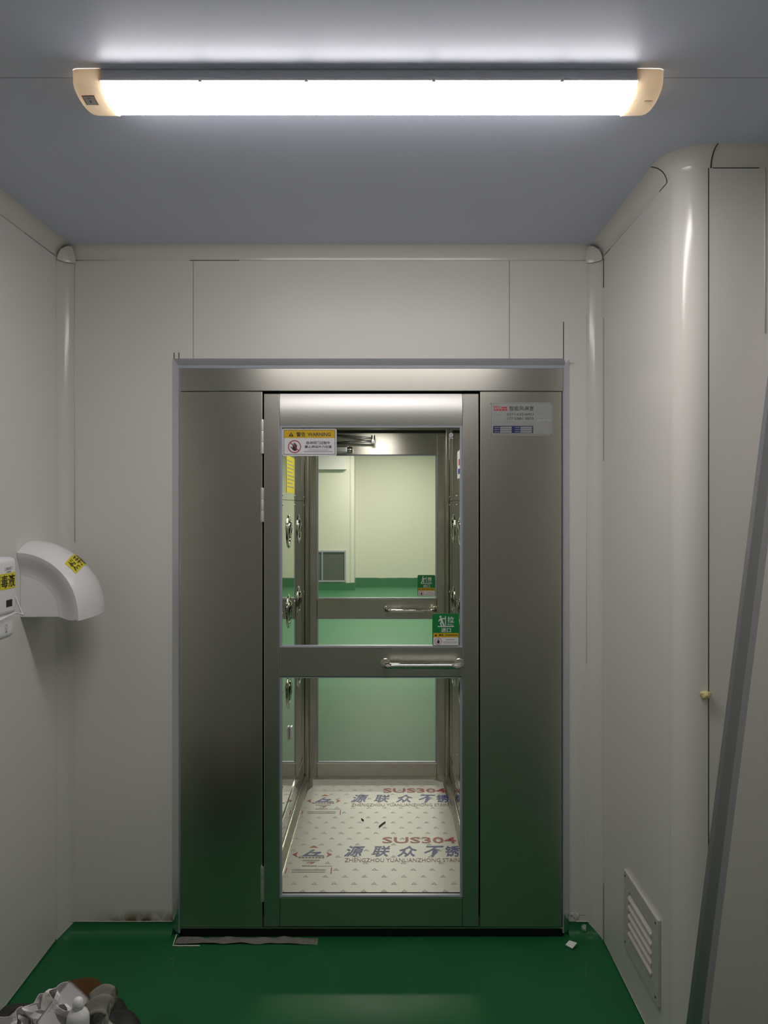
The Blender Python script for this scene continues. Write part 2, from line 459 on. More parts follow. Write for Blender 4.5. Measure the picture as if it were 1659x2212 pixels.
def cove_crack(parent, x, y, nx, ny, r=.0014):
    pts = []
    for k in range(9):
        a = R(90*k/8); d = CR*(1-math.cos(a)); h = CR*(1-math.sin(a)); pts.append((x+nx*(d+.0004), y+ny*(d+.0004), ZC-h-.0004))
    bm = bmesh.new(); tube(bm, pts, r, 6); return mk('open_joint', bm, M['dark'], parent)
cove_crack(tcc, XR, 2.165, -1, 0); cove_crack(tcc, XR+rc+.0075, YF, 0, -1)
strip('caulk_bead', M['caulk'], t8, (XL+.05, YB-.0005, ZC-CR), (XL+.05, YB-.0005, 1.45), .0016)
strip('caulk_bead', M['caulk'], t8, (XL+.0005, YB-.05, ZC-CR), (XL+.0005, YB-.05, 2.28), .0016)
strip('caulk_bead', M['caulk'], t9, (XR-.05, YB-.0002, 2.3), (XR-.05, YB-.0002, 1.0), .0008)
random.seed(12); _z = [.07+.9*i/30 for i in range(31)]
mk('caulk_smear', prism_y([(.707+random.uniform(-.003, .003), z) for z in _z]+[(.727+random.uniform(-.004, .003), z) for z in _z[::-1]], YB-.0012, YB-.0002), M['caulk'], t9)
strip('open_joint', M['dark'], t9, (XR-.0003, YB-.05, ZC-CR-.01), (XR-.0003, YB-.05, 2.38), .002)
strip('open_joint', M['joint'], t9, (XR-.0003, YB-.05, 2.27), (XR-.0003, YB-.05, 1.75), .0011)
strip('open_joint', M['dark'], t9, (XR-.0003, YB-.05, .21), (XR-.0003, YB-.05, .0), .0012)
strip('caulk_bead', M['caulk'], t10, (XR2-.05, YF-.0005, ZC-CR), (XR2-.05, YF-.0005, 2.05), .0018)

# green epoxy carried up the end wall in a small floor cove, pale paint edge on top
def floor_cove(x0, x1, name):
    bm = bmesh.new(); r = .045
    pts = [(YB-r*(1-math.sin(R(90*k/7))), r*(1-math.cos(R(90*k/7)))) for k in range(8)]
    pts = [(YB - r + r*math.sin(R(90*k/7)), r - r*math.cos(R(90*k/7))) for k in range(8)]+[(YB, 0)]
    prism(bm, pts, lambda y, z: (x0, y, z), lambda y, z: (x1, y, z))
    o = struct(mk(name, bm, M['green'], smooth=True, angle=40))
    strip('paint_edge', M['caulk'], o, (x0+.03, YB-.001, r), (x1-.004, YB-.001, r+.001), .0013)
    return o
floor_cove(XL+.002, OX0-.001, 'trim_11'); floor_cove(OX1+.001, XR-.002, 'trim_12')
strip('paint_edge', M['caulk'], struct(mk('trim_13', B(XL, XL+.003, YN, YB-.05, 0, .007), M['green'])), (XL+.002, .6, .008), (XL+.002, YB-.06, .008), .0012)
strip('paint_edge', M['caulk'], struct(mk('trim_14', B(XR-.003, XR, YF+.08, YB-.05, 0, .007), M['green'])), (XR-.002, YF+.1, .008), (XR-.002, YB-.06, .008), .0011)

# aluminium angle around the opening: flange on the wall, slope towards the cabin
def angle_trim(name, a, b, a2, b2):
    """outer edge a-b on the wall plane, inner edge a2-b2 standing proud"""
    bm = bmesh.new()
    o = [Vector((x, YB-.0005, z)) for x, z in (a, b)]; oo = [Vector((x, YB-.004, z)) for x, z in (a, b)]
    i1 = [Vector((x, YB-.030, z)) for x, z in (a2, b2)]; i2 = [Vector((x, YB-.0005, z)) for x, z in (a2, b2)]
    s = [[bm.verts.new(p) for p in (o[k], oo[k], i1[k], i2[k])] for k in (0, 1)]
    for k in range(4): bm.faces.new((s[0][k], s[0][(k+1) % 4], s[1][(k+1) % 4], s[1][k]))
    bm.faces.new(s[0]); bm.faces.new(s[1][::-1])
    return struct(mk(name, bm, M['alu']))
IX0, IX1, IZ = -.768, .6455, 2.1005
angle_trim('trim_15', (OX0-.001, .022), (OX0-.001, OZ+.002), (IX0, .0), (IX0, IZ))
ttop = angle_trim('trim_16', (OX0-.001, OZ+.002), (OX1+.004, OZ+.002), (IX0, IZ), (IX1, IZ))
angle_trim('trim_17', (OX1+.004, .0), (OX1+.004, OZ+.002), (IX1, .0), (IX1, IZ))
mk('peeled_film', prism_y([(.645, 2.1285), (.668, 2.1285), (.651, 2.109)], YB-.033, YB-.0315), M['sign_white'], ttop)

# ================================================================== AIR SHOWER
Y0, Y1 = 2.81, 4.277                        # outer face of entry door, inner face of exit door
PX0, PX1, PZ = -.761, .6395, 2.089
SX0, SX1 = -.4585, .3367                    # door opening between the columns
CX0, CX1 = -.455, .335                      # chamber walls
FZ = .072                                   # chamber floor
sh = tag(empty('air_shower', (-.06, 2.84, 0)), 'stainless steel air shower cabin with glazed doors, set into the end wall', 'air shower')
# front: two columns, header; back: the same turned round
for y in (Y0, 4.262):
    d = .062
    mk('column_panel', B(PX0, SX0, y, y+d, .046, 2.0046-.001, bev=.0025), M['steel'], sh)
    mk('column_panel', B(SX1, PX1-.004, y, y+d, .046, 2.0046-.001, bev=.0025), M['steel'], sh)
    mk('header_panel', B(PX0, PX1, y, y+d, 2.0046, PZ, bev=.0025), M['steel'], sh)
mk('header_lip', B(IX0+.001, IX1-.001, Y0+.006, Y0+.05, PZ+.0005, IZ-.0005), M['gasket'], sh)
mk('side_lip', B(IX0+.0005, PX0-.0005, Y0+.008, Y0+.05, .02, PZ), M['gasket'], sh)
mk('side_lip', B(PX1+.0005, IX1-.0005, Y0+.008, Y0+.05, .02, PZ), M['gasket'], sh)
mk('sill_strip', B(PX0, PX1, Y0+.002, Y0+.05, .0395, .0450), M['jamb'], sh)
mk('plinth', B(PX0+.004, PX1-.004, Y0+.022, Y0+.06, 0, .0395), M['dark'], sh)
# gaskets closing the gap behind each door
for y in (Y0+.046, 4.2625):
    mk('door_stop', B(SX0+.0005, SX0+.012, y, y+.012, FZ, 2.0), M['dark'], sh)
    mk('door_stop', B(SX1-.012, SX1-.0005, y, y+.012, FZ, 2.0), M['dark'], sh)
    mk('door_stop', B(SX0+.013, SX1-.013, y, y+.012, 1.99, 2.0035), M['dark'], sh)
# chamber
YC0, YC1 = 2.874, 4.260
ZS = 1.612
for x0, x1, s in ((CX0-.02, CX0, 1), (CX1, CX1+.02, -1)):
    lo = mk('chamber_wall', B(x0, x1, YC0, YC1, FZ, ZS-.001), M['mirror'], sh)
    up = mk('chamber_wall', B(x0, x1, YC0, YC1, ZS+.001, 2.03), M['mirror'], sh)
    mk('seam_back', B(x0 if s > 0 else x1-.01, x0+.01 if s > 0 else x1, YC0, YC1, ZS-.0009, ZS+.0009), M['dark'], sh)
mk('chamber_ceiling', B(CX0-.02, CX1+.02, YC0, YC1, 2.0305, 2.05), M['jamb'], sh)
mk('chamber_floor', B(SX0, SX1, Y0+.03, Y1+.03, FZ-.03, FZ), M['jamb'], sh)
mk('roof_panel', B(PX0, PX1, YC0, YC1, 2.055, 2.085), M['jamb'], sh)
bm = bmesh.new(); lathe(bm, [(0, 2.0215), (.05, 2.0215), (.06, 2.024), (.062, 2.0302), (0, 2.0302)], 20, lambda x, y, h: (x-.06, y+3.55, h))
dl = mk('downlight', bm, M['white'], sh)
bm = bmesh.new(); lathe(bm, [(0, 2.0195), (.045, 2.0195), (.046, 2.0212), (0, 2.0212)], 20, lambda x, y, h: (x-.06, y+3.55, h))
mk('lens', bm, M['led'], dl)
# corner posts at both ends, base angles along the floor
for x0, x1 in ((CX0+.0005, CX0+.018), (CX1-.018, CX1-.0005)):
    for y in (4.205, 2.875):
        mk('corner_post', B(x0, x1, y, y+.05, FZ, 2.03, bev=.003), M['jamb'], sh)
for s, x in ((1, CX0), (-1, CX1)):
    bm = bmesh.new()
    pts = [(x+s*.0005, FZ+.0005), (x+s*.022, FZ+.0005), (x+s*.022, FZ+.012), (x+s*.006, FZ+.045), (x+s*.0005, FZ+.045)]
    prism_y(pts, 2.93, 4.20, bm); mk('base_angle', bm, M['jamb'], sh)
# perforated return-air strip low on each wall: a plate and its field of holes
for s, x in ((1, CX0), (-1, CX1)):
    a, b = sorted((x+s*.0006, x+s*.003))
    pl = mk('return_plate', B(a, b, 3.25, 4.12, FZ+.047, FZ+.17), M['mirror'], sh)
    bm = bmesh.new()
    for i in range(42):
        for j in range(5):
            yy = 3.27+i*.0203; zz_ = FZ+.062+j*.0205
            r = .0055
            vs = [bm.verts.new((x+s*.0034, yy+r*math.cos(k*math.pi/3), zz_+r*math.sin(k*math.pi/3))) for k in range(6)]
            bm.faces.new(vs)
    ph = mk('perforations', bm, M['dark'], pl); ph['kind'] = 'stuff'
# screws
sb = bmesh.new(); lathe(sb, [(0, .003), (.004, .0025), (.006, 0), (0, 0)], 10, lambda x, y, h: (h, x, y))
scr = None
for s, x in ((1, CX0), (-1, CX1)):
    for y in (3.32, 3.75, 4.17):
        for z in (ZS-.022, ZS+.022, 1.12, .78, FZ+.30):
            if scr is None: scr = mk('screw', sb, M['chrome'], sh, smooth=True, origin=(0, 0, 0)); scr.location = Vector((x, y, z))-wloc(sh)
            else:
                o = again(scr, sh, (x, y, z))
                if s < 0: o.rotation_euler = (0, 0, math.pi)
# jet nozzles
rb = bmesh.new()
lathe(rb, [(.077, 0), (.0765, .002), (.071, .0045), (.062, .0055), (.054, .0045), (.049, .0005), (.049, -.002), (.077, -.001)], 28, lambda x, y, h: (h, x, y))
ring0 = mk('nozzle', rb, M['chrome'], sh, smooth=True, origin=(0, 0, 0))
bb = bmesh.new(); tilt = Matrix.Rotation(R(9), 3, 'Y')
prof = [(.0485, -.004)] + [(.0485*math.cos(R(a)), .013*math.sin(R(a))) for a in (10, 25, 40, 55, 66)] + [(.016, .010), (.014, .001), (0, .001)]
lathe(bb, prof, 24, lambda x, y, h: tuple(tilt @ Vector((h, x, y))))
ball0 = mk('ball_jet', bb, M['jet'], ring0, smooth=True, origin=(0, 0, 0))
first = True
for s, x in ((1, CX0), (-1, CX1)):
    for y in (3.14, 3.53, 3.92):
        for z in (1.468, 1.102, .735):
            if first:
                first = False; ring0.location = Vector((x+.0005, y, z))-wloc(sh); ball0.location = (0, 0, 0); continue
            rg = again(ring0, sh, (x+s*.0005, y, z)); bl = ball0.copy(); COL.objects.link(bl); bl.parent = rg; bl.location = (0, 0, 0)
            if s < 0: rg.rotation_euler = (0, 0, math.pi)
# small white sensor box on the left chamber wall
mk('sensor_box', B(CX0+.0005, CX0+.012, 3.548, 3.582, .505, .565, bev=.004), M['white'], sh)

# ---- doors
DX0, DX1 = -.4534, .3316
GX0, GX1 = -.3960, .2724
def make_door(name, y, s, label):
    """s=+1: room side is towards the viewer (leaf from y to y+.045)"""
    ya, yb = y, y+.045
    stile = mk(name, B(DX0, GX0, ya, yb, .0475, 1.9955, bev=.0025), M['steel'], sh)
    stile['label'] = label
    mk('stile', B(GX1, DX1, ya, yb, .0475, 1.9955, bev=.0025), M['steel'], stile)
    if s > 0:
        bm = bmesh.new(); z0, z1 = 1.878, 1.9955      # bulging satin cover on the top rail
        n_ = 14; pts = [(ya+.012 - .0105*math.sin(math.pi*k/n_)**.9 - .006, z0+(z1-z0)*k/n_) for k in range(n_+1)] + [(yb, z1), (yb, z0)]
        prism(bm, pts, lambda yy, zz_: (GX0+.001, yy, zz_), lambda yy, zz_: (GX1-.001, yy, zz_))
        mk('top_rail', bm, M['satin'], stile, smooth=True, angle=30)
    else:
        mk('top_rail', B(GX0+.0005, GX1-.0005, ya+.001, yb, 1.870, 1.9955, bev=.002), M['steel'], stile)
    mk('middle_rail', B(GX0+.0005, GX1-.0005, ya+.001, yb, .9607, 1.0656, bev=.002), M['steel'], stile)
    mk('bottom_rail', B(GX0+.0005, GX1-.0005, ya+.001, yb, .0475, .152, bev=.002), M['steel'], stile)
    ztop = 1.878 if s > 0 else 1.870
    for z0, z1 in ((1.0661, ztop-.0005), (.1525, .9602)):
        mk('pane', B(GX0+.004, GX1-.004, ya+.019, ya+.025, z0+.004, z1-.004), M['glass'], stile)
        bm = bmesh.new(); t = .008
        box(bm, GX0+.0006, GX0+t, ya+.004, ya+.0185, z0, z1); box(bm, GX1-t, GX1-.0006, ya+.004, ya+.0185, z0, z1)
        box(bm, GX0+t, GX1-t, ya+.004, ya+.0185, z0, z0+t); box(bm, GX0+t, GX1-t, ya+.004, ya+.0185, z1-t*.6, z1)
        mk('gasket', bm, M['gasket'], stile)
        mk('bead', B(GX0, GX1, ya-.0005, ya+.004, z0-.0005, z0+.0035), M['chrome'], stile)
    # D-shaped tubular handle on the middle rail
    hx0, hx1 = (-.009, .2605); zh = 1.0105; o_ = .052; rr = .0115
    pts = [(hx0, ya+.002, zh), (hx0, ya-o_+.03, zh)]
    for k in range(1, 7):
        a = R(90*k/6); pts.append((hx0+.03*(1-math.cos(a)), ya-o_+.03-.03*math.sin(a), zh))
    for k in range(6, -1, -1):
        a = R(90*k/6); pts.append((hx1-.03*(1-math.cos(a)), ya-o_+.03-.03*math.sin(a), zh))
    pts.append((hx1, ya+.002, zh))
    bm = bmesh.new(); tube(bm, pts, rr, 16)
    for hx in (hx0, hx1): lathe(bm, [(0, -.006), (.016, -.006), (.0185, -.002), (.0185, .001), (0, .001)], 18, lambda x, yy, h, hx=hx: (hx+x, ya+h, zh+yy))
    mk('handle', bm, M['chrome'], stile, smooth=True, angle=50)
    if s > 0:
        hb = None
        for zc in (1.838, 1.589, .206):
            if hb is None:
                bm = bmesh.new()
                for k in range(3):
                    h0, h1 = -.062+k*.0416, -.062+k*.0416+.0408
                    lathe(bm, [(0, h0), (.0065, h0), (.0068, h0+.002), (.0068, h1-.002), (.0065, h1), (0, h1)], 14)
                hb = mk('hinge', bm, M['satin'], stile, smooth=True, angle=40, origin=(0, 0, 0)); hb.location = Vector((DX0-.0045, ya-.006, zc))-wloc(stile)
            else: again(hb, stile, (DX0-.0045, ya-.006, zc))
    return stile
d1 = make_door('entry_door', Y0, 1, 'near glazed door with satin cover on its top rail')
d2 = make_door('exit_door', Y1, -1, 'far glazed door seen through the cabin')
# etched certification mark on the near upper pane
fr = lambda x, z, l: (x, Y0+.0188-l, z)
ink('etched_mark', [RING(.2325, 1.8462, .0075, .005, 18), RING(.2325, 1.8462, .0035, .0018, 14), Q(.2245, 1.8335, .2405, 1.8355)], M['sign_white'], d1, fr, .0002)
# door closer on the far door
cl = mk('door_closer', B(-.385, -.222, Y1-.048, Y1-.002, 1.876, 1.916, bev=.008, seg=3), M['alu'], sh)
bm = bmesh.new(); lathe(bm, [(0, 0), (.015, 0), (.017, .004), (.017, .02), (.012, .026), (0, .026)], 14, lambda x, y, h: (-.2215+h, Y1-.025+x, 1.896+y))
mk('end_cap', bm, M['chrome'], cl, smooth=True, angle=40)
bm = bmesh.new(); tube(bm, [(-.30, Y1-.03, 1.9325), (-.08, Y1-.11, 1.938)], .007, 8); mk('arm', bm, M['alu'], cl, smooth=True)
bm = bmesh.new(); tube(bm, [(-.30, Y1-.012, 1.978), (-.08, Y1-.11, 1.9515)], .006, 8); mk('arm', bm, M['alu'], cl, smooth=True)
bm = bmesh.new(); tube(bm, [(-.08, Y1-.11, 1.925), (-.08, Y1-.11, 1.968)], .011, 12); mk('arm_joint', bm, M['chrome'], cl, smooth=True, angle=40)

# ================================================================== SIGNS, PLATES, STICKERS
def board(name, fr, x0, y0, x1, y1, r, th, m_, parent):
    bm = bmesh.new()
    pts = rrect(x0, y0, x1, y1, r)
    prism(bm, pts, lambda x, y: fr(x, y, 0), lambda x, y: fr(x, y, th))
    return mk(name, bm, m_, parent)
def warn_triangle(cx, cy, s): return P([(cx-s, cy-.8*s), (cx+s, cy-.8*s), (cx, cy+.95*s)])

# warning sign on the upper pane of the near door. local frame: x right, y up, in metres from lower left
YP = Y0+.003
sx, sz = (610-VX)/591.1, H-(985-VY)/591.1
fr = lambda x, y, l: (sx+x, YP-l, sz+y)
W_, H_ = .198, .0995
ws = tag(empty('warning_sign', (sx+W_/2, YP, sz)), 'white warning sign with amber header band, top left of the near door glass', 'sign')
board('board', fr, 0, 0, W_, H_, .007, .002, M['sign_white'], ws)
k = .198/1400.0                              # crop units to metres (board is 1400 wide, 715 high)
def c(x0, y0, x1, y1): return ((x0-118)*k, (845-y1)*k, (x1-118)*k, (845-y0)*k)
ink('border_line', FRAME(*c(150, 165, 1485, 810), .0016), M['black'], ws, fr, .0022)
ink('header_band', [Q(*c(163, 178, 1472, 380))], M['amber'], ws, fr, .0023)
x0, y0, x1, y1 = c(280, 235, 405, 345)
ink('header_lettering', [warn_triangle((x0+x1)/2, (y0+y1)/2, (x1-x0)/2), T('警告', *c(480, 228, 715, 345), .012), T('WARNING', *c(770, 240, 1365, 332), .012)], M['black'], ws, fr, .0026)
ink('exclamation_mark', [Q(*c(333, 268, 351, 330))], M['amber'], ws, fr, .0029)
ink('message_lettering', [T('自动闭门过程中', *c(740, 462, 1345, 545), .012), T('禁止施加外力加速', *c(695, 568, 1390, 645), .012)], M['black'], ws, fr, .0026)
ink('small_print', [Q(*c(775, 682, 1305, 696)), Q(*c(672, 722, 1415, 740))], M['grey'], ws, fr, .0026)
x0, y0, x1, y1 = c(265, 438, 598, 768); hx, hy, hr = (x0+x1)/2, (y0+y1)/2, (x1-x0)/2
ink('hand_symbol', HAND(hx, hy, hr*.72), M['black'], ws, fr, .0026)
ink('prohibition_ring', [RING(hx, hy, hr, hr*.87), LINE(hx-hr*.66, hy+hr*.66, hx+hr*.66, hy-hr*.66, hr*.13)], M['red'], ws, fr, .0029)

def door_sign(name, label, ox, oz, W, yp, big, small, word, push):
    """green pull / push sign, crop units 745 x 900"""
    k = W/745.0; Hh = 900*k
    fr = lambda x, y, l: (ox+x, yp-l, oz+y)
    s = tag(empty(name, (ox+W/2, yp, oz)), label, 'sign')
    board('board', fr, 0, 0, W, Hh, .006*W/.0965, .0015, M['sign_green'], s)
    def c(x0, y0, x1, y1): return ((x0-568)*k, (2155-y1)*k, (x1-568)*k, (2155-y0)*k)
    def pt(x, y): return ((x-568)*k, (2155-y)*k)
    fig = []
    mxx = lambda x: x
    hx, hy = pt(795, 1345); fig.append(DISC(hx, hy, 30*k))
    def ln(a, b, c_, d, wd): p, q_ = pt(a, b), pt(c_, d); fig.append(LINE(p[0], p[1], q_[0], q_[1], wd*k))
    if not push:
        ln(800, 1385, 845, 1490, 60); ln(820, 1400, 925, 1392, 30); ln(805, 1400, 740, 1470, 32)
        ln(835, 1480, 795, 1540, 40); ln(795, 1530, 825, 1600, 32); ln(850, 1480, 895, 1600, 38)
    else:
        ln(800, 1385, 790, 1490, 60); ln(815, 1410, 925, 1400, 30); ln(800, 1420, 870, 1440, 28)
        ln(790, 1480, 720, 1600, 38); ln(800, 1480, 840, 1530, 36); ln(838, 1525, 825, 1600, 32)
    ln(935, 1325, 935, 1585, 20); ln(718, 1615, 1172, 1615, 26)
    ink('running_figure', fig, M['sign_white'], s, fr, .0018)
    ink('lettering', [T(big, *c(990, 1340, 1172, 1510), .012), T(word, *c(995, 1538, 1155, 1585), .008), T(small, *c(815, 1655, 1085, 1782), .016)], M['sign_white'], s, fr, .0019)
    ink('amber_band', [Q(*c(595, 1800, 1300, 1920))], M['amber'], s, fr, .0018)
    a = c(628, 1825, 700, 1888)
    ink('band_lettering', [warn_triangle((a[0]+a[2])/2, (a[1]+a[3])/2, (a[2]-a[0])/2), T('警告', *c(750, 1825, 880, 1885), .012), T('WARNING', *c(920, 1828, 1272, 1884), .012)], M['black'], s, fr, .0021)
    ink('white_field', [P(rrect(*c(595, 1921, 1300, 2145), 18*k))], M['sign_white'], s, fr, .0018)
    a = c(638, 1935, 832, 2130); hx, hy, hr = (a[0]+a[2])/2, (a[1]+a[3])/2, (a[2]-a[0])/2
    ink('hand_symbol', HAND(hx, hy, hr*.68), M['black'], s, fr, .0021)
    ink('prohibition_ring', [RING(hx, hy, hr, hr*.88)], M['red'], s, fr, .0023)
    ink('small_print', [Q(*c(945, 1972, 1190, 1992)), Q(*c(868, 2042, 1262, 2060)), Q(*c(868, 2098, 1262, 2104))], M['grey'], s, fr, .0021)
    return s
door_sign('pull_sign', 'green pull sign with running figure, on the near door glass above the handle', (934-VX)/591.1, H-(1395-VY)/591.1, 57.5/591.1, YP, '拉', '进口', 'PULL', False)
k2 = F/(Y1+.003)
door_sign('push_sign', 'green push sign seen through the cabin on the far door glass', (902-VX)/k2, H-(1288-VY)/k2, 38/k2, Y1+.003, '推', '出口', 'PUSH', True)

# name plate on the right column: crop units /1659*240 px
ps = 240/1659/591.1
ox, oz = (1020-VX)/591.1, H-(740-VY)/591.1
fr = lambda x, y, l: (x, Y0-l, y)
def c(x0, y0, x1, y1): return (ox+x0*ps, oz-y1*ps, ox+x1*ps, oz-y0*ps)
x0, y0, x1, y1 = c(270, 895, 1205, 1395)
npl = tag(empty('name_plate', ((x0+x1)/2, Y0, y0)), 'silver printed name plate with telephone numbers, riveted on the right steel column', 'plate')
board('plate', fr, x0, y0, x1, y1, .004, .0012, M['plate'], npl)
ink('border_line', FRAME(*c(285, 910, 1190, 1378), .0006), M['black'], npl, fr, .0014)
rv = None
for x, y in ((280, 914), (1188, 914), (280, 1380), (1185, 1380)):
    q_ = c(x, y, x, y)
    if rv is None:
        bm = bmesh.new(); lathe(bm, [(0, .0015), (.0014, .001), (.0018, 0), (0, 0)], 8, lambda a, b, h: (a, -h, b))
        rv = mk('rivet', bm, M['black'], npl, origin=(0, 0, 0)); rv.location = Vector((q_[0], Y0-.0012, q_[1]))-wloc(npl)
    else: again(rv, npl, (q_[0], Y0-.0012, q_[1]))
ink('logo', [T('W', *c(310, 942, 385, 985), .02), T('in', *c(385, 942, 440, 985), .0), Q(*c(445, 960, 520, 982)), Q(*c(322, 992, 520, 1018))], M['red'], npl, fr, .0014)
ink('logo_lettering', [Q(*c(340+i*45, 999, 358+i*45, 1011)) for i in range(4)], M['plate'], npl, fr, .0017)
ink('title', [T('智能风淋室', *c(552, 948, 918, 1018), .008)], M['black'], npl, fr, .0014)
ink('telephone_numbers', [T('0371-63518951', *c(518, 1055, 912, 1090), .006), T('177 0381 3870', *c(524, 1118, 914, 1153), .006)], M['black'], npl, fr, .0014)
ink('small_print', [Q(*c(315+i*48, y, 338+i*48, y+26)) for y in (1062, 1124) for i in range(4)] + [Q(*c(312, 1180, 880, 1186)), Q(*c(312, 1215, 910, 1221))], M['grey'], npl, fr, .0014)
ink('table', [Q(*c(312, 1245, 910, 1352))], M['navy'], npl, fr, .0014)
ink('table_cells', [Q(*c(a, y, b, y+26)) for a, b in ((415, 588), (718, 893)) for y in (1256, 1288, 1320)] + [Q(*c(a, y+8, a+70, y+18)) for a in (330, 638) for y in (1256, 1288, 1320)], M['plate'], npl, fr, .0017)
ink('pink_field', [Q(*c(965, 1105, 1165, 1112))] + [Q(*c(968+i*72, 1150, 1020+i*72, 1172)) for i in range(3)] + [Q(*c(975, 1222+i*26, 1140, 1228+i*26)) for i in range(5)], M['faint'], npl, fr, .0014)

# stickers on the chamber walls
fr = lambda y, z, l: (CX0+l, y, z)
st = tag(empty('yellow_sticker', (CX0, 3.59, 1.645)), 'yellow instruction sticker on the left chamber wall, below the warning sign', 'sticker')
board('sheet', fr, 3.445, 1.645, 3.74, 1.815, .006, .0012, M['yellow'], st)
ink('small_print', [Q(3.47, 1.79-i*.017, 3.47+(.24 if i % 3 else .18), 1.795-i*.017) for i in range(8)], M['grey'], st, fr, .0015)
fr = lambda y, z, l: (CX1-l, y, z)
st = tag(empty('notice_card', (CX1, 3.60, 1.715)), 'white notice card with red and blue marks on the right chamber wall', 'sticker')
board('sheet', fr, 3.50, 1.715, 3.70, 1.845, .012, .0015, M['sign_white'], st)
ink('red_mark', [Q(3.57, 1.775, 3.63, 1.805)], M['red'], st, fr, .0018)
ink('blue_mark', [Q(3.55, 1.735, 3.66, 1.760)], M['blue'], st, fr, .0018)

# ================================================================== PRINTED FILM ON THE CHAMBER FLOOR
FT = FZ+.002
hf = (H-FT)*F
def fpx(px, py):
    y = hf/(py-VY); return ((px-VX)/F*y, y)
def fc(cx_, cy_): return fpx(600+cx_*.24111, 1800+cy_*.24111)
fl = tag(empty('protective_film', (-.05, 3.55, FZ)), 'white printed protective film lying on the cabin floor', 'film')
pts = [(-.43, 2.876), (.32, 2.876), (.32, 3.6), (.305, 3.9), (.30, 4.2), (.25, 4.248), (-.415, 4.248), (-.405, 4.14), (-.425, 4.08), (-.43, 3.95)]
mk('sheet', prism_z(pts, FZ, FT), M['film'], fl)
fr = lambda x, y, l: (x, y, FT+l)
def fq(x0, y0, x1, y1):
    a = fc(x0, y1); b = fc(x1, y1); c2 = fc(x0, y0)
    return (a[0], a[1], b[0], c2[1])
PER = .606
for row in (0, 1):
    sh_ = lambda S: [([(x, y+row*PER) for x, y in v], f) for v, f in S]
    ink('steel_grade_lettering', sh_([T('SUS304', -.025, 3.445, .307, 3.508, .016)]), M['red'], fl, fr)
    S = []
    for ch, x0, x1 in (('源', -.184, -.108), ('联', -.067, .008), ('众', .048, .126), ('不', .159, .241)):
        S.append(T(ch, x0, 3.313, x1, 3.417, .014, .18))
    S.append(T('锈', .25, 3.313, .312, 3.417, .014, .10))
    ink('brand_characters', sh_(S), M['blue'], fl, fr)
    ink('latin_lettering', sh_([T('ZHENGZHOU YUANLIANZHONG STAIN', -.184, 3.262, .305, 3.298, .0)]), M['brown'], fl, fr)
    def tri(*ps_): return P([fc(*q_) for q_ in ps_])
    ink('red_arrows', sh_([tri((280, 132), (322, 110), (365, 130), (322, 126)), tri((130, 192), (182, 168), (166, 192), (178, 214)), tri((487, 190), (436, 168), (452, 192), (433, 216)),
                           tri((250, 258), (340, 257), (296, 277), (296, 262))]), M['red'], fl, fr)
    ink('emblem', sh_([tri((213, 205), (318, 148), (336, 148), (262, 194), (330, 194), (310, 205)), tri((300, 172), (385, 166), (390, 174), (335, 196), (415, 199), (415, 205), (300, 205), (345, 178), (300, 180))]), M['blue'], fl, fr)
    ink('emblem_caption', sh_([Q(*fq(185+i*30, 212, 206+i*30, 223)) for i in range(8)] + [Q(*fq(218+i*19, 289, 232+i*19, 297)) for i in range(7)]), M['brown'], fl, fr)
    ink('faint_caption', sh_([Q(*fq(220, 236, 375, 248)), Q(*fq(125, 324, 430, 332)), Q(*fq(125, 344, 425, 350)), Q(*fq(355, 293, 485, 296))]), M['faint'], fl, fr)
    ink('red_ticks', sh_([tri((78, 309), (86, 309), (71, 363), (63, 363)), tri((477, 309), (488, 309), (482, 363), (471, 363))]), M['red'], fl, fr)
S = []
random.seed(3)
for i in range(23):
    for j in range(10):
        x = -.415+j*.08+(i % 2)*.04; y = 2.90+i*.0595
        if x > .285 or (x < -.395 and y > 3.9): continue
        if any(abs(y-(3.28+.04+r_*PER)) < .155 and x > -.20 and y > 3.25+r_*PER for r_ in (0, 1)) and (i+j) % 2: continue
        S += [LINE(x-.011, y-.008, x+.001, y+.009, .003), LINE(x-.011, y-.008, x+.013, y-.008, .0022), LINE(x+.001, y+.007, x+.006, y-.006, .003)]
ink('background_marks', S, M['pale'], fl, fr, .0004)
# two black scraps dropped on the film
bm = bmesh.new(); tube(bm, [(*fpx(819, 1787), FT+.0032), (*fpx(826, 1781), FT+.004), (*fpx(832, 1777), FT+.0032)], .003, 6)
tag(mk('black_strip', bm, M['black']), 'thin black strip lying in the middle of the printed film', 'scrap')
bm = bmesh.new(); tube(bm, [(*fpx(781, 1770), FT+.0032), (*fpx(785, 1773.5), FT+.0032)], .003, 6)
tag(mk('black_crumb', bm, M['black']), 'short black crumb on the film, left of the thin black strip', 'scrap')

# ================================================================== CEILING LIGHT
YL, HW = 1.745, .066
LZ = 2.516; LD = .0275
lx0, lx1 = -.690, .603
li = tag(empty('ceiling_light', ((lx0+lx1)/2, YL, ZC)), 'long lit tube light with cream end caps on the ceiling', 'light')
mk('tray', B(lx0+.058, lx1-.054, YL-HW+.002, YL+HW-.002, LZ+.004, ZC, bev=.002), M['tray'], li)
mk('side_rail', B(lx0+.058, lx1-.054, YL-HW-.001, YL-HW+.008, LZ-.002, LZ+.0035), M['white'], li)
mk('side_rail', B(lx0+.058, lx1-.054, YL+HW-.008, YL+HW+.001, LZ-.002, LZ+.0035), M['white'], li)
cb = None
for x in (-.41, -.178, .1, .38):
    if cb is None: cb = mk('clip', B(x-.004, x+.004, YL-HW-.003, YL-HW+.004, LZ-.006, LZ+.005, bev=.001), M['white'], li)
    else: again(cb, li, (x, YL-HW+.0005, LZ-.006))
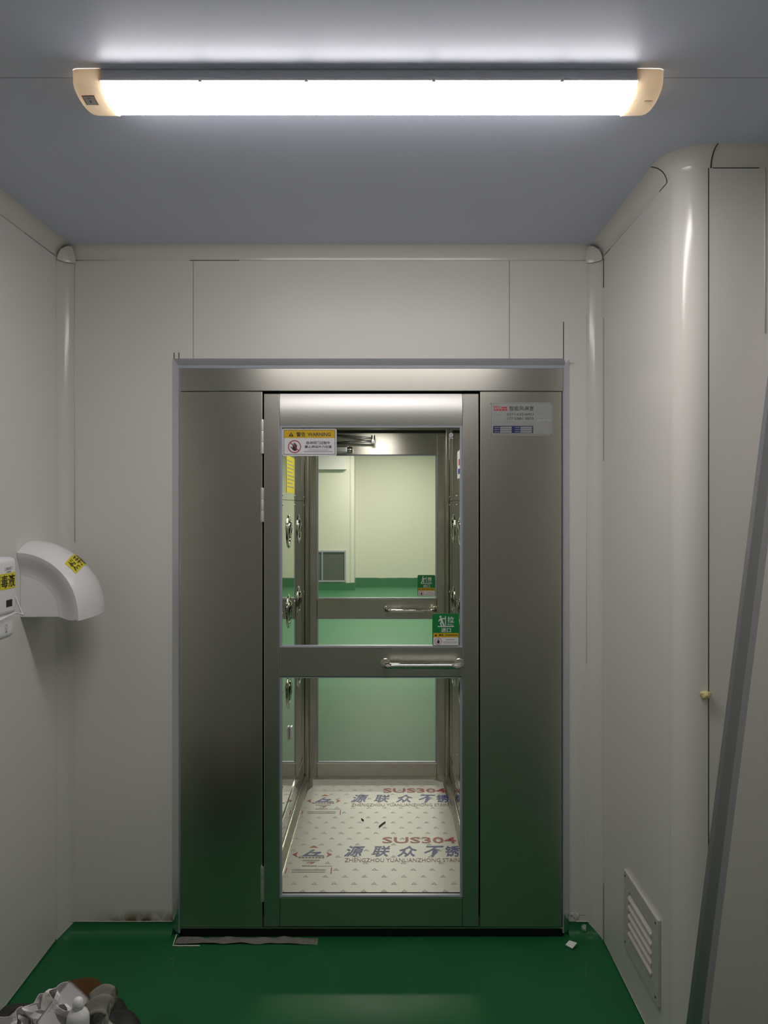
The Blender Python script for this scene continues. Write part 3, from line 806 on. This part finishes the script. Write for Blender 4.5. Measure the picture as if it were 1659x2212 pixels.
def arch(t, g=1.0):
    a = math.pi*t
    return (YL-(HW*g)*math.cos(a), LZ-LD*g*math.sin(a)**.85)
bm = bmesh.new()
prism(bm, [arch(i/40, .975) for i in range(41)], lambda y, z: (lx0+.057, y, z-.0002), lambda y, z: (lx1-.053, y, z-.0002))
mk('diffuser', bm, M['diffuser'], li, smooth=True, angle=40)
def cap(xo, xi, s):
    bm = bmesh.new(); N = 28
    for part in (0,):
        prof = [(YL-HW*1.02, ZC-.0005), (YL-HW*1.02, LZ)] + [arch(i/N, 1.03) for i in range(1, N)] + [(YL+HW*1.02, LZ), (YL+HW*1.02, ZC-.0005)]
        rows = []
        for x, g in ((xo, .90), (xo+s*.004, .955), (xo+s*.012, .99), (xo+s*.040, 1.0), (xi-s*.004, 1.0), (xi, 1.01), (xi, .96)):
            rows.append([bm.verts.new((x, YL+(y-YL)*g, ZC-.0005-(ZC-.0005-z)*g)) for y, z in prof])
        for a, b in zip(rows, rows[1:]):
            m_ = len(a)
            for q_ in range(m_-1): bm.faces.new((a[q_], a[q_+1], b[q_+1], b[q_]))
        bm.faces.new(rows[0]); bm.faces.new(rows[-1][::-1])
    return bm
capl = mk('end_cap', cap(lx0, lx0+.062, 1), M['cap'], li, smooth=True, angle=40)
capr = mk('end_cap', cap(lx1, lx1-.058, -1), M['cap'], li, smooth=True, angle=40)
# red-framed sticker wrapped on the left cap
def capfr(x, t, l):
    y, z = arch(t, 1.03); y2, z2 = arch(t+.01, 1.03)
    nrm = Vector((0, (z2-z), -(y2-y))).normalized()
    if nrm.z > 0: nrm = -nrm
    return (x, y+nrm.y*l, z+nrm.z*l)
def band(x0, t0, x1, t1, n_=6):
    S = []
    for i in range(n_):
        S.append(Q(x0, t0+(t1-t0)*i/n_, x1, t0+(t1-t0)*(i+1)/n_))
    return S
so = ink('sticker', band(lx0+.0125, .27, lx0+.040, .43), M['sign_white'], capl, capfr, .001)
fx0, fx1, t0, t1 = lx0+.0125, lx0+.040, .27, .43
ink('sticker_frame', band(fx0, t0, fx0+.0016, t1)+band(fx1-.0016, t0, fx1, t1)+band(fx0, t0, fx1, t0+.012, 1)+band(fx0+.008, .315, fx0+.018, .322, 1)+band(fx0+.012, .35, fx0+.0145, .39, 2), M['red'], capl, capfr, .0014)
bm = bmesh.new()
y_, z_ = arch(.36, 1.03); lathe(bm, [(.004, .0005), (.0085, .002), (.0095, 0), (.004, -.001)], 14, lambda a, b, h: (lx1-.022+a, y_+b*.8-h*.6, z_-h+b*.35-.0005))
mk('cap_button', bm, M['cap'], capr, smooth=True)

# ================================================================== HAND DRYER
DY0, DY1, DZ = 2.505, 2.735, 1.2205
dw = XL+.0008
def dshape(f, th, v):
    """th 0..1 from the wall top round to the nozzle; v -1..1 across; f scale towards the hinge corner"""
    a = th*math.pi/2
    A = .200+.012*(1-v*v); Bz = .212+.036*(1-v*v)
    ex = min(th, 1.0)
    a = ex*math.pi/2
    x = A*math.sin(a)**1.04; z = Bz*math.cos(a)**.94
    if th > 1: z = -(th-1)*.10
    return Vector((dw+f*x, 0, DZ+f*z if th <= 1 else DZ+z))
hd = tag(empty('hand_dryer', (dw+.1, (DY0+DY1)/2, 1.20)), 'white arched hand dryer with yellow label on the left wall', 'hand dryer')
bm = bmesh.new()
def top(u, v):
    vv = -1+2*v; p_ = dshape(1, u*1.10, vv); p_.y = (DY0+DY1)/2+vv*(DY1-DY0)/2; return p_
grid(bm, top, 26, 12)
mk('cover', bm, M['white'], hd, smooth=True)
for s, ye in ((1, DY0), (-1, DY1)):
    bm = bmesh.new()
    def side(u, v):
        f = 1-.37*v; th = u*1.10
        q_ = dshape(f, min(th, 1), -1)
        if th > 1: q_.z = DZ-(th-1)*.10*math.sin(math.pi*min(1, .12+v*.88)+.0)*(1.0) if 0 < v < 1 else DZ-(th-1)*.10*(1-v)
        return (q_.x, ye+s*.026*math.sin(v*math.pi/2)**1.6, q_.z)
    grid(bm, side, 24, 8); mk('side_band', bm, M['white2'], hd, smooth=True)
    bm = bmesh.new(); pts = [dshape(.63, i/16, -1) for i in range(17)] + [Vector((dw, 0, DZ))]
    bm.faces.new([bm.verts.new((q_.x, ye+s*.0255, q_.z)) for q_ in pts]); 
    mk('side_panel', bm, M['white'], hd)
bm = bmesh.new()     # dark outlet grille underneath
box(bm, dw+.001, dw+.19, DY0+.026, DY1-.026, DZ-.002, DZ+.004); mk('outlet', bm, M['grey'], hd)
def dfr(u, t, l):
    """u along the width in metres from the near edge, t along the arc 0..1"""
    vv = -1+2*u/(DY1-DY0)
    p_ = dshape(1, t, vv); p2 = dshape(1, t+.01, vv); d = (p2-p_).normalized(); nrm = Vector((-d.z, 0, d.x))
    if nrm.z < 0 and nrm.x < 0: nrm = -nrm
    p_.y = (DY0+DY1)/2+vv*(DY1-DY0)/2
    e = .02; pa = dshape(1, t, vv+e); nrm.y = -(pa-p_).dot(nrm)/(e*(DY1-DY0)/2) if True else 0
    nrm.normalize()
    return p_+nrm*l
def subdiv(S, n_=1):
    out = []
    for v, f in S:
        out.append((v, f))
    return out
LT0, LT1, LU0, LU1 = .575, .435, .046, .205
def lab(x, y):            # label square 0..1 to (u, t) with a small twist
    return (LU0+x*(LU1-LU0)-.012*(y-.5), LT0+(LT1-LT0)*y-.09*(x-.5))
S = []
for i in range(12):
    for j in range(6): S.append(P([lab(i/12, j/6), lab((i+1)/12, j/6), lab((i+1)/12, (j+1)/6), lab(i/12, (j+1)/6)]))
lb = ink('yellow_label', S, M['yellow'], hd, dfr, .0008)
v, f = T('烘手器', .06, .1, .94, .9, .006)
ink('lettering', [([lab(*q_) for q_ in v], f)], M['black'], lb, dfr, .0018)

# ================================================================== SOAP DISPENSER
SX, SY0, SY1, SZ0, SZ1 = XL+.1, 2.155, 2.302, 1.195, 1.434
sd = tag(empty('soap_dispenser', (XL+.05, (SY0+SY1)/2, SZ0)), 'white wall-mounted disinfectant dispenser with yellow label beside the hand dryer', 'dispenser')
mk('body', B(XL+.001, SX, SY0, SY1, 1.265, SZ1, bev=.016, seg=4), M['white2'], sd, smooth=True, angle=50)
mk('tank', B(XL+.001, SX-.004, SY0+.002, SY1-.002, SZ0, 1.272, bev=.018, seg=4), M['white2'], sd, smooth=True, angle=50)
fr = lambda y, z, l: (SX+l, y, z)
lb = ink('yellow_label', [Q(SY0+.002, 1.343, SY1-.012, 1.389)], M['yellow'], sd, fr, .0010)
ink('lettering', [T('消毒液', SY0+.006, 1.347, SY1-.016, 1.385, .012)], M['black'], lb, fr, .0016)
ink('logo_tag', FRAME(SY1-.075, 1.398, SY1-.030, 1.406, .001)+[Q(SY1-.068, 1.4005, SY1-.04, 1.4035), Q(SY1-.062, 1.391, SY1-.040, 1.395)], M['grey'], sd, fr, .0010)
mk('sensor_window', B(SX-.002, SX+.0015, SY1-.066, SY1-.032, 1.290, 1.3105, bev=.001), M['black'], sd)
ink('drop_mark', [RING((SY0+SY1)/2+.015, 1.232, .008, .006, 16), DISC((SY0+SY1)/2+.015, 1.218, .005)], M['faint'], sd, lambda y, z, l: (SX-.004+l, y, z), .0008)
bm = bmesh.new()
def bez(pts, n_=8):
    out = []
    P_ = [Vector(q_) for q_ in pts]
    for i in range(len(P_)-1):
        p0 = P_[max(i-1, 0)]; p1 = P_[i]; p2 = P_[i+1]; p3 = P_[min(i+2, len(P_)-1)]
        for k_ in range(n_):
            t = k_/n_
            out.append(.5*((2*p1)+(-p0+p2)*t+(2*p0-5*p1+4*p2-p3)*t*t+(-p0+3*p1-3*p2+p3)*t**3))
    out.append(P_[-1]); return out
tube(bm, bez([(SX-.03, SY1-.002, 1.405), (SX-.012, SY1+.004, 1.375), (SX-.010, SY1+.006, 1.32), (SX+.006, SY1+.018, 1.262), (SX+.008, SY1+.020, 1.256), (SX+.007, SY1+.004, 1.262), (SX+.006, SY1-.03, 1.268), (SX+.006, SY0+.05, 1.262), (SX+.006, SY0-.02, 1.25), (SX-.03, SY0-.05, 1.2)]), .0024, 8)
mk('power_cord', bm, M['white'], sd, smooth=True)

# ================================================================== LOUVRE VENT IN THE RIGHT WALL
VY0, VY1, VZ0, VZ1 = 2.213, 2.530, .140, .391
iy0, iy1, iz0, iz1 = 2.263, 2.482, .197, .340
ve = tag(empty('louvre_vent', (XR, (VY0+VY1)/2, VZ0)), 'square enamelled louvre vent low on the right wall', 'vent')
def rframe(x0, x1):
    bm = bmesh.new()
    box(bm, x0, x1, VY0, VY1, iz1, VZ1, bev=.0015); box(bm, x0, x1, VY0, VY1, VZ0, iz0, bev=.0015)
    box(bm, x0, x1, VY0, iy0, iz0, iz1, bev=.0015); box(bm, x0, x1, iy1, VY1, iz0, iz1, bev=.0015)
    return bm
mk('frame', rframe(XR-.010, XR-.0003), M['louvre'], ve)
mk('duct_back', B(XR-.0006, XR-.0002, iy0, iy1, iz0, iz1), M['dark'], ve)
s0 = None
for i in range(5):
    z = iz0+.004+i*(iz1-iz0)/5
    if s0 is None:
        bm = bmesh.new()
        pts = [(XR-.0008, z+.017), (XR-.003, z+.0185), (XR-.013, z+.006), (XR-.0135, z+.001), (XR-.0115, z), (XR-.009, z+.003)]
        prism_y(pts, iy0+.001, iy1-.001, bm); s0 = mk('slat', bm, M['slat'], ve)
        so_ = wloc(s0)
    else: again(s0, ve, (so_.x, so_.y, so_.z+i*(iz1-iz0)/5))
s1 = None
for y in (VY0+.018, VY1-.014):
    for z in (VZ0+.02, VZ1-.016):
        if s1 is None:
            bm = bmesh.new(); lathe(bm, [(0, .002), (.003, .0015), (.004, 0), (0, 0)], 10, lambda a, b, h: (-h, a, b))
            s1 = mk('screw', bm, M['bin'], ve, origin=(0, 0, 0)); s1.location = Vector((XR-.010, y, z))-wloc(ve)
        else: again(s1, ve, (XR-.010, y, z))

# ================================================================== LEANING ALUMINIUM PROFILE
p0, p1 = Vector((.652, 1.80, .006)), Vector((1.006, 1.93, 2.33))
ax = (p1-p0).normalized(); bx_ = Vector((0, -1, 0)); bx_ = (bx_-ax*bx_.dot(ax)).normalized(); rx = ax.cross(bx_).normalized()
if rx.x < 0: rx = -rx
bm = bmesh.new()
sec = [(0, 0), (.004, .0135), (.0275, .0165), (.0300, .0155), (.051, .002), (.051, 0), (.049, 0), (.029, .0135), (.0265, .0145), (.0055, .0120), (.0022, 0)]
prism(bm, sec, lambda a, b: p0+rx*a+bx_*b, lambda a, b: p1+rx*a+bx_*b)
tag(mk('aluminium_profile', bm, M['dull']), 'long grey metal profile leaning against the wall at the right edge', 'profile')

# ================================================================== SMALL LEFTOVERS
def blob(bm, c0, r, sq=(1, 1, 1), amp=.3, seed=0, sub=3, fq_=1.0):
    ret = bmesh.ops.create_icosphere(bm, subdivisions=sub, radius=1.0)
    for v in ret['verts']:
        d = v.co.normalized(); k_ = 1+amp*noise.noise(d*fq_+Vector((seed, seed*1.7, 0)))
        v.co = Vector(c0)+Vector((d.x*sq[0], d.y*sq[1], d.z*sq[2]))*r*k_
bm = bmesh.new(); blob(bm, (.853, YF-.006, 1.078), .0135, (1.0, .7, .8), .5, 3, 3, 1.6)
tag(mk('foam_blob', bm, M['foam'], smooth=True), 'yellowish blob of sealing foam on the rounded wall corner at right', 'foam')

bm = bmesh.new()    # broken mortar along the front edge of the cabin
def mort(u, v):
    x = -.770+u*.515
    edge = .5+.5*noise.noise(Vector((x*22, 1.3, 0)))
    taper = min(1, (1-u)*7)*min(1, u*30+.4)
    y = 2.772+v*(.048)+.010*edge*(1-v)
    z = .0005+taper*(.005+.014*max(0, .4+noise.noise(Vector((x*18, y*40, 2)))))*math.sin(math.pi*min(1, .1+v*.9))**.6
    return (x, y, z)
grid(bm, mort, 90, 8)
tag(mk('mortar_strip', bm, M['mortar']), 'strip of broken grey mortar under the left column of the cabin', 'mortar')
bm = bmesh.new()
pts = [(-.772, 2.770, .002)]; tube(bm, [(-.773+i*.012, 2.768+.002*noise.noise(Vector((i*.9, 0, 0))), .0022) for i in range(9)], .0022, 5)
tube(bm, [(-.774, 2.768, .002), (-.776, 2.79, .004), (-.773, 2.812, .018)], .002, 5)
tag(mk('paint_crust', bm, M['caulk']), 'thin white paint crust at the left end of the mortar strip', 'paint')

bm = bmesh.new()
q0 = Vector((.640, 2.772, .002)); a_ = Vector((.018, -.030, .004)); b_ = Vector((.020, .014, .012))
vs = [q0, q0+a_, q0+a_+b_, q0+b_*.8]
prism(bm, [(v_.x, v_.y, v_.z) for v_ in vs], lambda x, y, z: (x, y, z), lambda x, y, z: (x, y, z+.0015))
tag(mk('paper_scrap', bm, M['paper']), 'small white scrap on the floor at the right foot of the cabin', 'scrap')
def flake(name, x0, x1, z0, z1, y, seed, label):
    random.seed(seed); up = []; dn = []
    for i in range(10):
        x = x0+(x1-x0)*i/9; up.append((x, z1+random.uniform(-.004, .004))); dn.append((x, z0+random.uniform(-.010, .012)))
    bm = prism_y(up+dn[::-1], y-.003, y)
    tag(mk(name, bm, M['caulk']), label, 'paint')
flake('putty_flake', .676, .708, .060, .075, YB-.0005, 5, 'torn white putty flake on the wall right of the cabin foot')
flake('paint_flake', .712, .728, .030, .045, YB-.022, 9, 'small peeled paint patch on the green cove near the right corner')

# ================================================================== RUBBISH BIN WITH ITS CONTENTS
BX, BY = -.790, 1.71
bn = tag(empty('rubbish_bin', (BX, BY, 0)), 'dark rubbish bin lined with a black bag at the lower left', 'bin')
bm = bmesh.new(); lathe(bm, [(0, .002), (.150, .002), (.155, .006), (.196, .345), (.202, .351), (.196, .355), (.190, .349), (.150, .012), (0, .012)], 36, lambda x, y, h: (BX+x, BY+y, h))
mk('bucket', bm, M['bin'], bn, smooth=True, angle=40)
bm = bmesh.new()
def bagf(u, v):
    prof = [(.222, .25), (.236, .31), (.240, .340), (.226, .356), (.195, .366), (.16, .384), (.11, .396), (.05, .400), (0.001, .400)]
    t = v*(len(prof)-1); i = min(int(t), len(prof)-2); ff = t-i
    r = prof[i][0]*(1-ff)+prof[i+1][0]*ff; z = prof[i][1]*(1-ff)+prof[i+1][1]*ff
    a = 2*math.pi*u; d = Vector((math.cos(a), math.sin(a), 0))
    q_ = noise.noise(Vector((d.x*4, d.y*4, z*6))); q2 = noise.noise(Vector((d.x*9, d.y*9, z*20+5)))
    w_ = 1 if v < .6 else .4
    return (BX+d.x*(r+.014*q_*w_+.005*q2), BY+d.y*(r+.014*q_*w_+.005*q2), z+.012*q_*w_+.006*q2)
grid(bm, bagf, 72, 32, closed_u=True); mk('bag', bm, M['bag'], bn, smooth=True)

def crumple(name, center, size, seed, m_, label, cat, folds=9, amp=.55, curl=0.3, rot=(0, 0, 0), n_=18, group=None, sm=False):
    rnd = random.Random(seed); F_ = []
    for i in range(folds):
        a = rnd.uniform(0, math.pi); F_.append((math.cos(a), math.sin(a), rnd.uniform(-.5, .5), rnd.uniform(-1, 1)*amp/folds*3))
    rm = Matrix.Rotation(rot[2], 3, 'Z') @ Matrix.Rotation(rot[1], 3, 'Y') @ Matrix.Rotation(rot[0], 3, 'X')
    bm = bmesh.new()
    def f(u, v):
        x, y = u-.5, v-.5; z = 0; ox_ = oy_ = 0
        for cx_, sy_, c_, am in F_:
            d = x*cx_+y*sy_-c_; z += am*abs(d); ox_ -= cx_*abs(am)*.35*max(0, d); oy_ -= sy_*abs(am)*.35*max(0, d)
        z += curl*(x*x+y*y)*2
        z += (.006 if sm else .02)*noise.noise(Vector((x*9, y*9, seed)))
        return Vector(center)+rm @ (Vector((x+ox_, y+oy_, z-curl*.25))*size)
    grid(bm, f, n_, n_)
    ret = bmesh.ops.solidify(bm, geom=bm.faces[:], thickness=.0012)
    return tag(mk(name, bm, m_, smooth=sm), label, cat, group)
def tri(x): return abs((x % 1.0)*2-1)
def paper_ball(lobes, seed, label):
    """crumpled paper: open, creased cups of paper with torn peaks round the rim"""
    rnd = random.Random(seed); bm = bmesh.new()
    for c0, r0, sq, lean in lobes:
        o1, o2, o3 = rnd.random(), rnd.random(), rnd.random()
        rm = Matrix.Rotation(lean[0], 3, 'X') @ Matrix.Rotation(lean[1], 3, 'Y')
        def f(u, v):
            a = 2*math.pi*u; th = math.pi-2.0*v
            k_ = 1+.34*(tri(2.0*u+.8*v+o1)-.5)+.28*(tri(4.0*u-1.3*v+o2)-.5)*v+.16*(tri(2.3*v+3*u+o3)-.5)
            lift = 1+.55*v*v*(tri(3.0*u+o2)-.35)
            d = Vector((math.sin(th)*math.cos(a)*sq[0], math.sin(th)*math.sin(a)*sq[1], math.cos(th)*sq[2]*lift+.35*v*(tri(2*u+o3)-.5)))
            return Vector(c0)+rm @ (d*r0*k_)
        grid(bm, f, 24, 9, closed_u=True)
    bmesh.ops.remove_doubles(bm, verts=bm.verts[:], dist=.0004)
    bmesh.ops.solidify(bm, geom=bm.faces[:], thickness=.0007)
    return tag(mk('crumpled_paper', bm, M['paper']), label, 'paper')
paper_ball([((-.838, 1.70, .425), .040, (1, .8, 1.1), (.3, -.2)), ((-.800, 1.695, .442), .036, (.8, .8, 1.3), (.2, .3)), ((-.826, 1.685, .402), .034, (1.1, .9, .7), (.5, 0))], 11, 'crumpled white paper at the left edge of the rubbish')
paper_ball([((-.768, 1.72, .462), .036, (1, .8, 1.1), (.3, -.2)), ((-.748, 1.705, .430), .044, (.9, .9, 1.1), (.6, .1)), ((-.735, 1.735, .462), .034, (1.2, .8, 1.2), (.2, .5))], 23, 'large crumpled white paper in front of the brown cardboard')
crumple('paper_sheet', (-.703, 1.715, .452), .110, 31, M['paper'], 'smooth folded white sheet standing left of the plastic bottle', 'paper', folds=2, amp=.25, curl=.1, rot=(.85, .85, .15), sm=True)
crumple('paper_sheet', (-.628, 1.70, .412), .060, 37, M['paper'], 'white paper corner between the bottle and the grey cloth', 'paper', folds=2, amp=.2, curl=.1, rot=(.6, .5, -.3), sm=True)
crumple('plastic_wrap', (-.80, 1.635, .405), .13, 41, M['clear'], 'cloudy grey plastic wrapper at the bottom of the rubbish', 'wrapper', amp=.8, curl=.3, rot=(.25, 0, .1), sm=True)
# grey cloth glove: palm and fingers folded over in an arch
bm = bmesh.new()
arc_ = bez([(-.698, 1.70, .395), (-.686, 1.715, .425), (-.668, 1.725, .448), (-.645, 1.730, .457), (-.628, 1.725, .448), (-.622, 1.712, .425), (-.632, 1.695, .392)], 5)
def glovef(u, v):
    t = u*(len(arc_)-1); i_ = min(int(t), len(arc_)-2); q_ = arc_[i_].lerp(arc_[i_+1], t-i_)
    tg = (arc_[i_+1]-arc_[i_]).normalized(); nr = Vector((0, 1, 0)).cross(tg).normalized()
    if nr.z < 0 and abs(nr.z) > abs(nr.x): nr = -nr
    edge = math.sin(math.pi*min(1, max(0, v)))**.5
    wave = .0075*math.sin(v*2*math.pi*2.6+1.2*math.sin(u*4))+.005*noise.noise(Vector((u*5, v*5, 3)))
    return q_+Vector((0, (v-.35)*.085*(.85+.25*math.sin(u*3.1)), 0))+nr*(wave+.012*edge)+Vector((-.012*(v-.5), 0, .012*v))
grid(bm, glovef, 30, 22); bmesh.ops.solidify(bm, geom=bm.faces[:], thickness=.004)
tag(mk('cloth_glove', bm, M['cloth'], smooth=True), 'grey folded cloth glove sticking out of the black bag', 'glove')
# bent brown cardboard
bm = bmesh.new()
def cardf(u, v):
    x = -.822+u*.135; y = 1.835+.03*math.sin(u*2.6)+.012*(v-.5); z = .350+v*.080*(.55+.45*math.sin(u*2.4+.35))+.004*math.sin(u*9)
    return (x, y, z+u*.018)
grid(bm, cardf, 14, 6); bmesh.ops.solidify(bm, geom=bm.faces[:], thickness=.005)
tag(mk('cardboard_piece', bm, M['card'], smooth=True, angle=40), 'curved brown cardboard piece at the back of the rubbish', 'cardboard')
# bottle
bt = tag(empty('plastic_bottle', (-.667, 1.655, .395)), 'small milky plastic bottle with rounded cap in the rubbish', 'bottle')
fb = lambda x, y, h: (-.667+x, 1.655+y, .395+h)
bm = bmesh.new(); lathe(bm, [(0, 0), (.021, 0), (.0235, .003), (.0235, .085), (.0225, .094), (.019, .102), (.0125, .107), (.011, .109), (0, .109)], 28, fb)
mk('bottle_body', bm, M['bottle'], bt, smooth=True)
bm = bmesh.new(); lathe(bm, [(0, .1092), (.0115, .1092), (.0118, .117), (.0108, .125), (.008, .130), (.004, .1325), (0, .133)], 20, fb)
mk('bottle_cap', bm, M['white'], bt, smooth=True)

# ================================================================== THE ROOM BEYOND
FX0, FX1, FYB, FYL, FZC = -3.0, 2.6, 15.1, 14.5, 2.8
CXF = -.64
bm = prism_y([(FX0, 0), (PX0-.002, 0), (PX0-.002, 2.1), (PX1+.002, 2.1), (PX1+.002, 0), (FX1, 0), (FX1, FZC), (FX0, FZC)], 4.30, 4.40)
struct(mk('wall_partition', bm, M['far_wall']))
struct(mk('floor', B(FX0-.1, FX1+.1, 4.325, FYB+.2, -.06, 0), M['far_floor']))
struct(mk('ceiling', B(FX0-.1, FX1+.1, 4.30, FYB+.2, FZC, FZC+.06), M['far_wall']))
struct(mk('wall_far', B(CXF-.01, FX1, FYB, FYB+.1, 0, FZC), M['far_wall']))
struct(mk('wall_block', B(FX0, CXF, FYL, FYB+.1, 0, FZC), M['far_wall']))
struct(mk('wall_far_left', B(FX0-.1, FX0, 4.40, FYB, 0, FZC), M['far_wall']))
struct(mk('wall_far_right', B(FX1, FX1+.1, 4.40, FYB, 0, FZC), M['far_wall']))
struct(mk('trim_18', B(FX0+.02, CXF-.14, FYL-.12, FYL-.001, 2.27, FZC-.001), M['sign_white']))
def wavy(name, x0, x1, y, h):
    n_ = 40; up = [(x0+(x1-x0)*i/n_, h+.012*noise.noise(Vector((i*.55, y, 0)))) for i in range(n_+1)]
    struct(mk(name, prism_y([(x0, 0)]+up+[(x1, 0)], y-.02, y-.0005), M['far_floor']))
wavy('baseboard_far', CXF+.001, FX1-.01, FYB, .175); wavy('baseboard_block', FX0+.01, CXF+.02, FYL, .14)
bm = bmesh.new(); lathe(bm, [(.06, 0), (.06, FZC)], 16, lambda x, y, h: (CXF-.05+x, FYL+.05+y, h)); struct(mk('trim_19', bm, M['cove'], smooth=True))
gr = tag(empty('return_grille', (-1.13, FYL, .16)), 'dark grey return-air grille on the far room wall', 'grille')
g0, g1, gz0, gz1 = -1.47, -.79, .155, .745
bm = bmesh.new(); t = .03
box(bm, g0, g1, FYL-.03, FYL-.001, gz1-t, gz1); box(bm, g0, g1, FYL-.03, FYL-.001, gz0, gz0+t)
box(bm, g0, g0+t, FYL-.03, FYL-.001, gz0+t, gz1-t); box(bm, g1-t, g1, FYL-.03, FYL-.001, gz0+t, gz1-t)
mk('frame', bm, M['gasket'], gr)
mk('filter_panel', B(g0+t, g1-t, FYL-.008, FYL-.001, gz0+t, gz1-t), M['grille'], gr)
mk('mullion', B(-1.25, -1.225, FYL-.025, FYL-.0085, gz0+t, gz1-t), M['gasket'], gr)
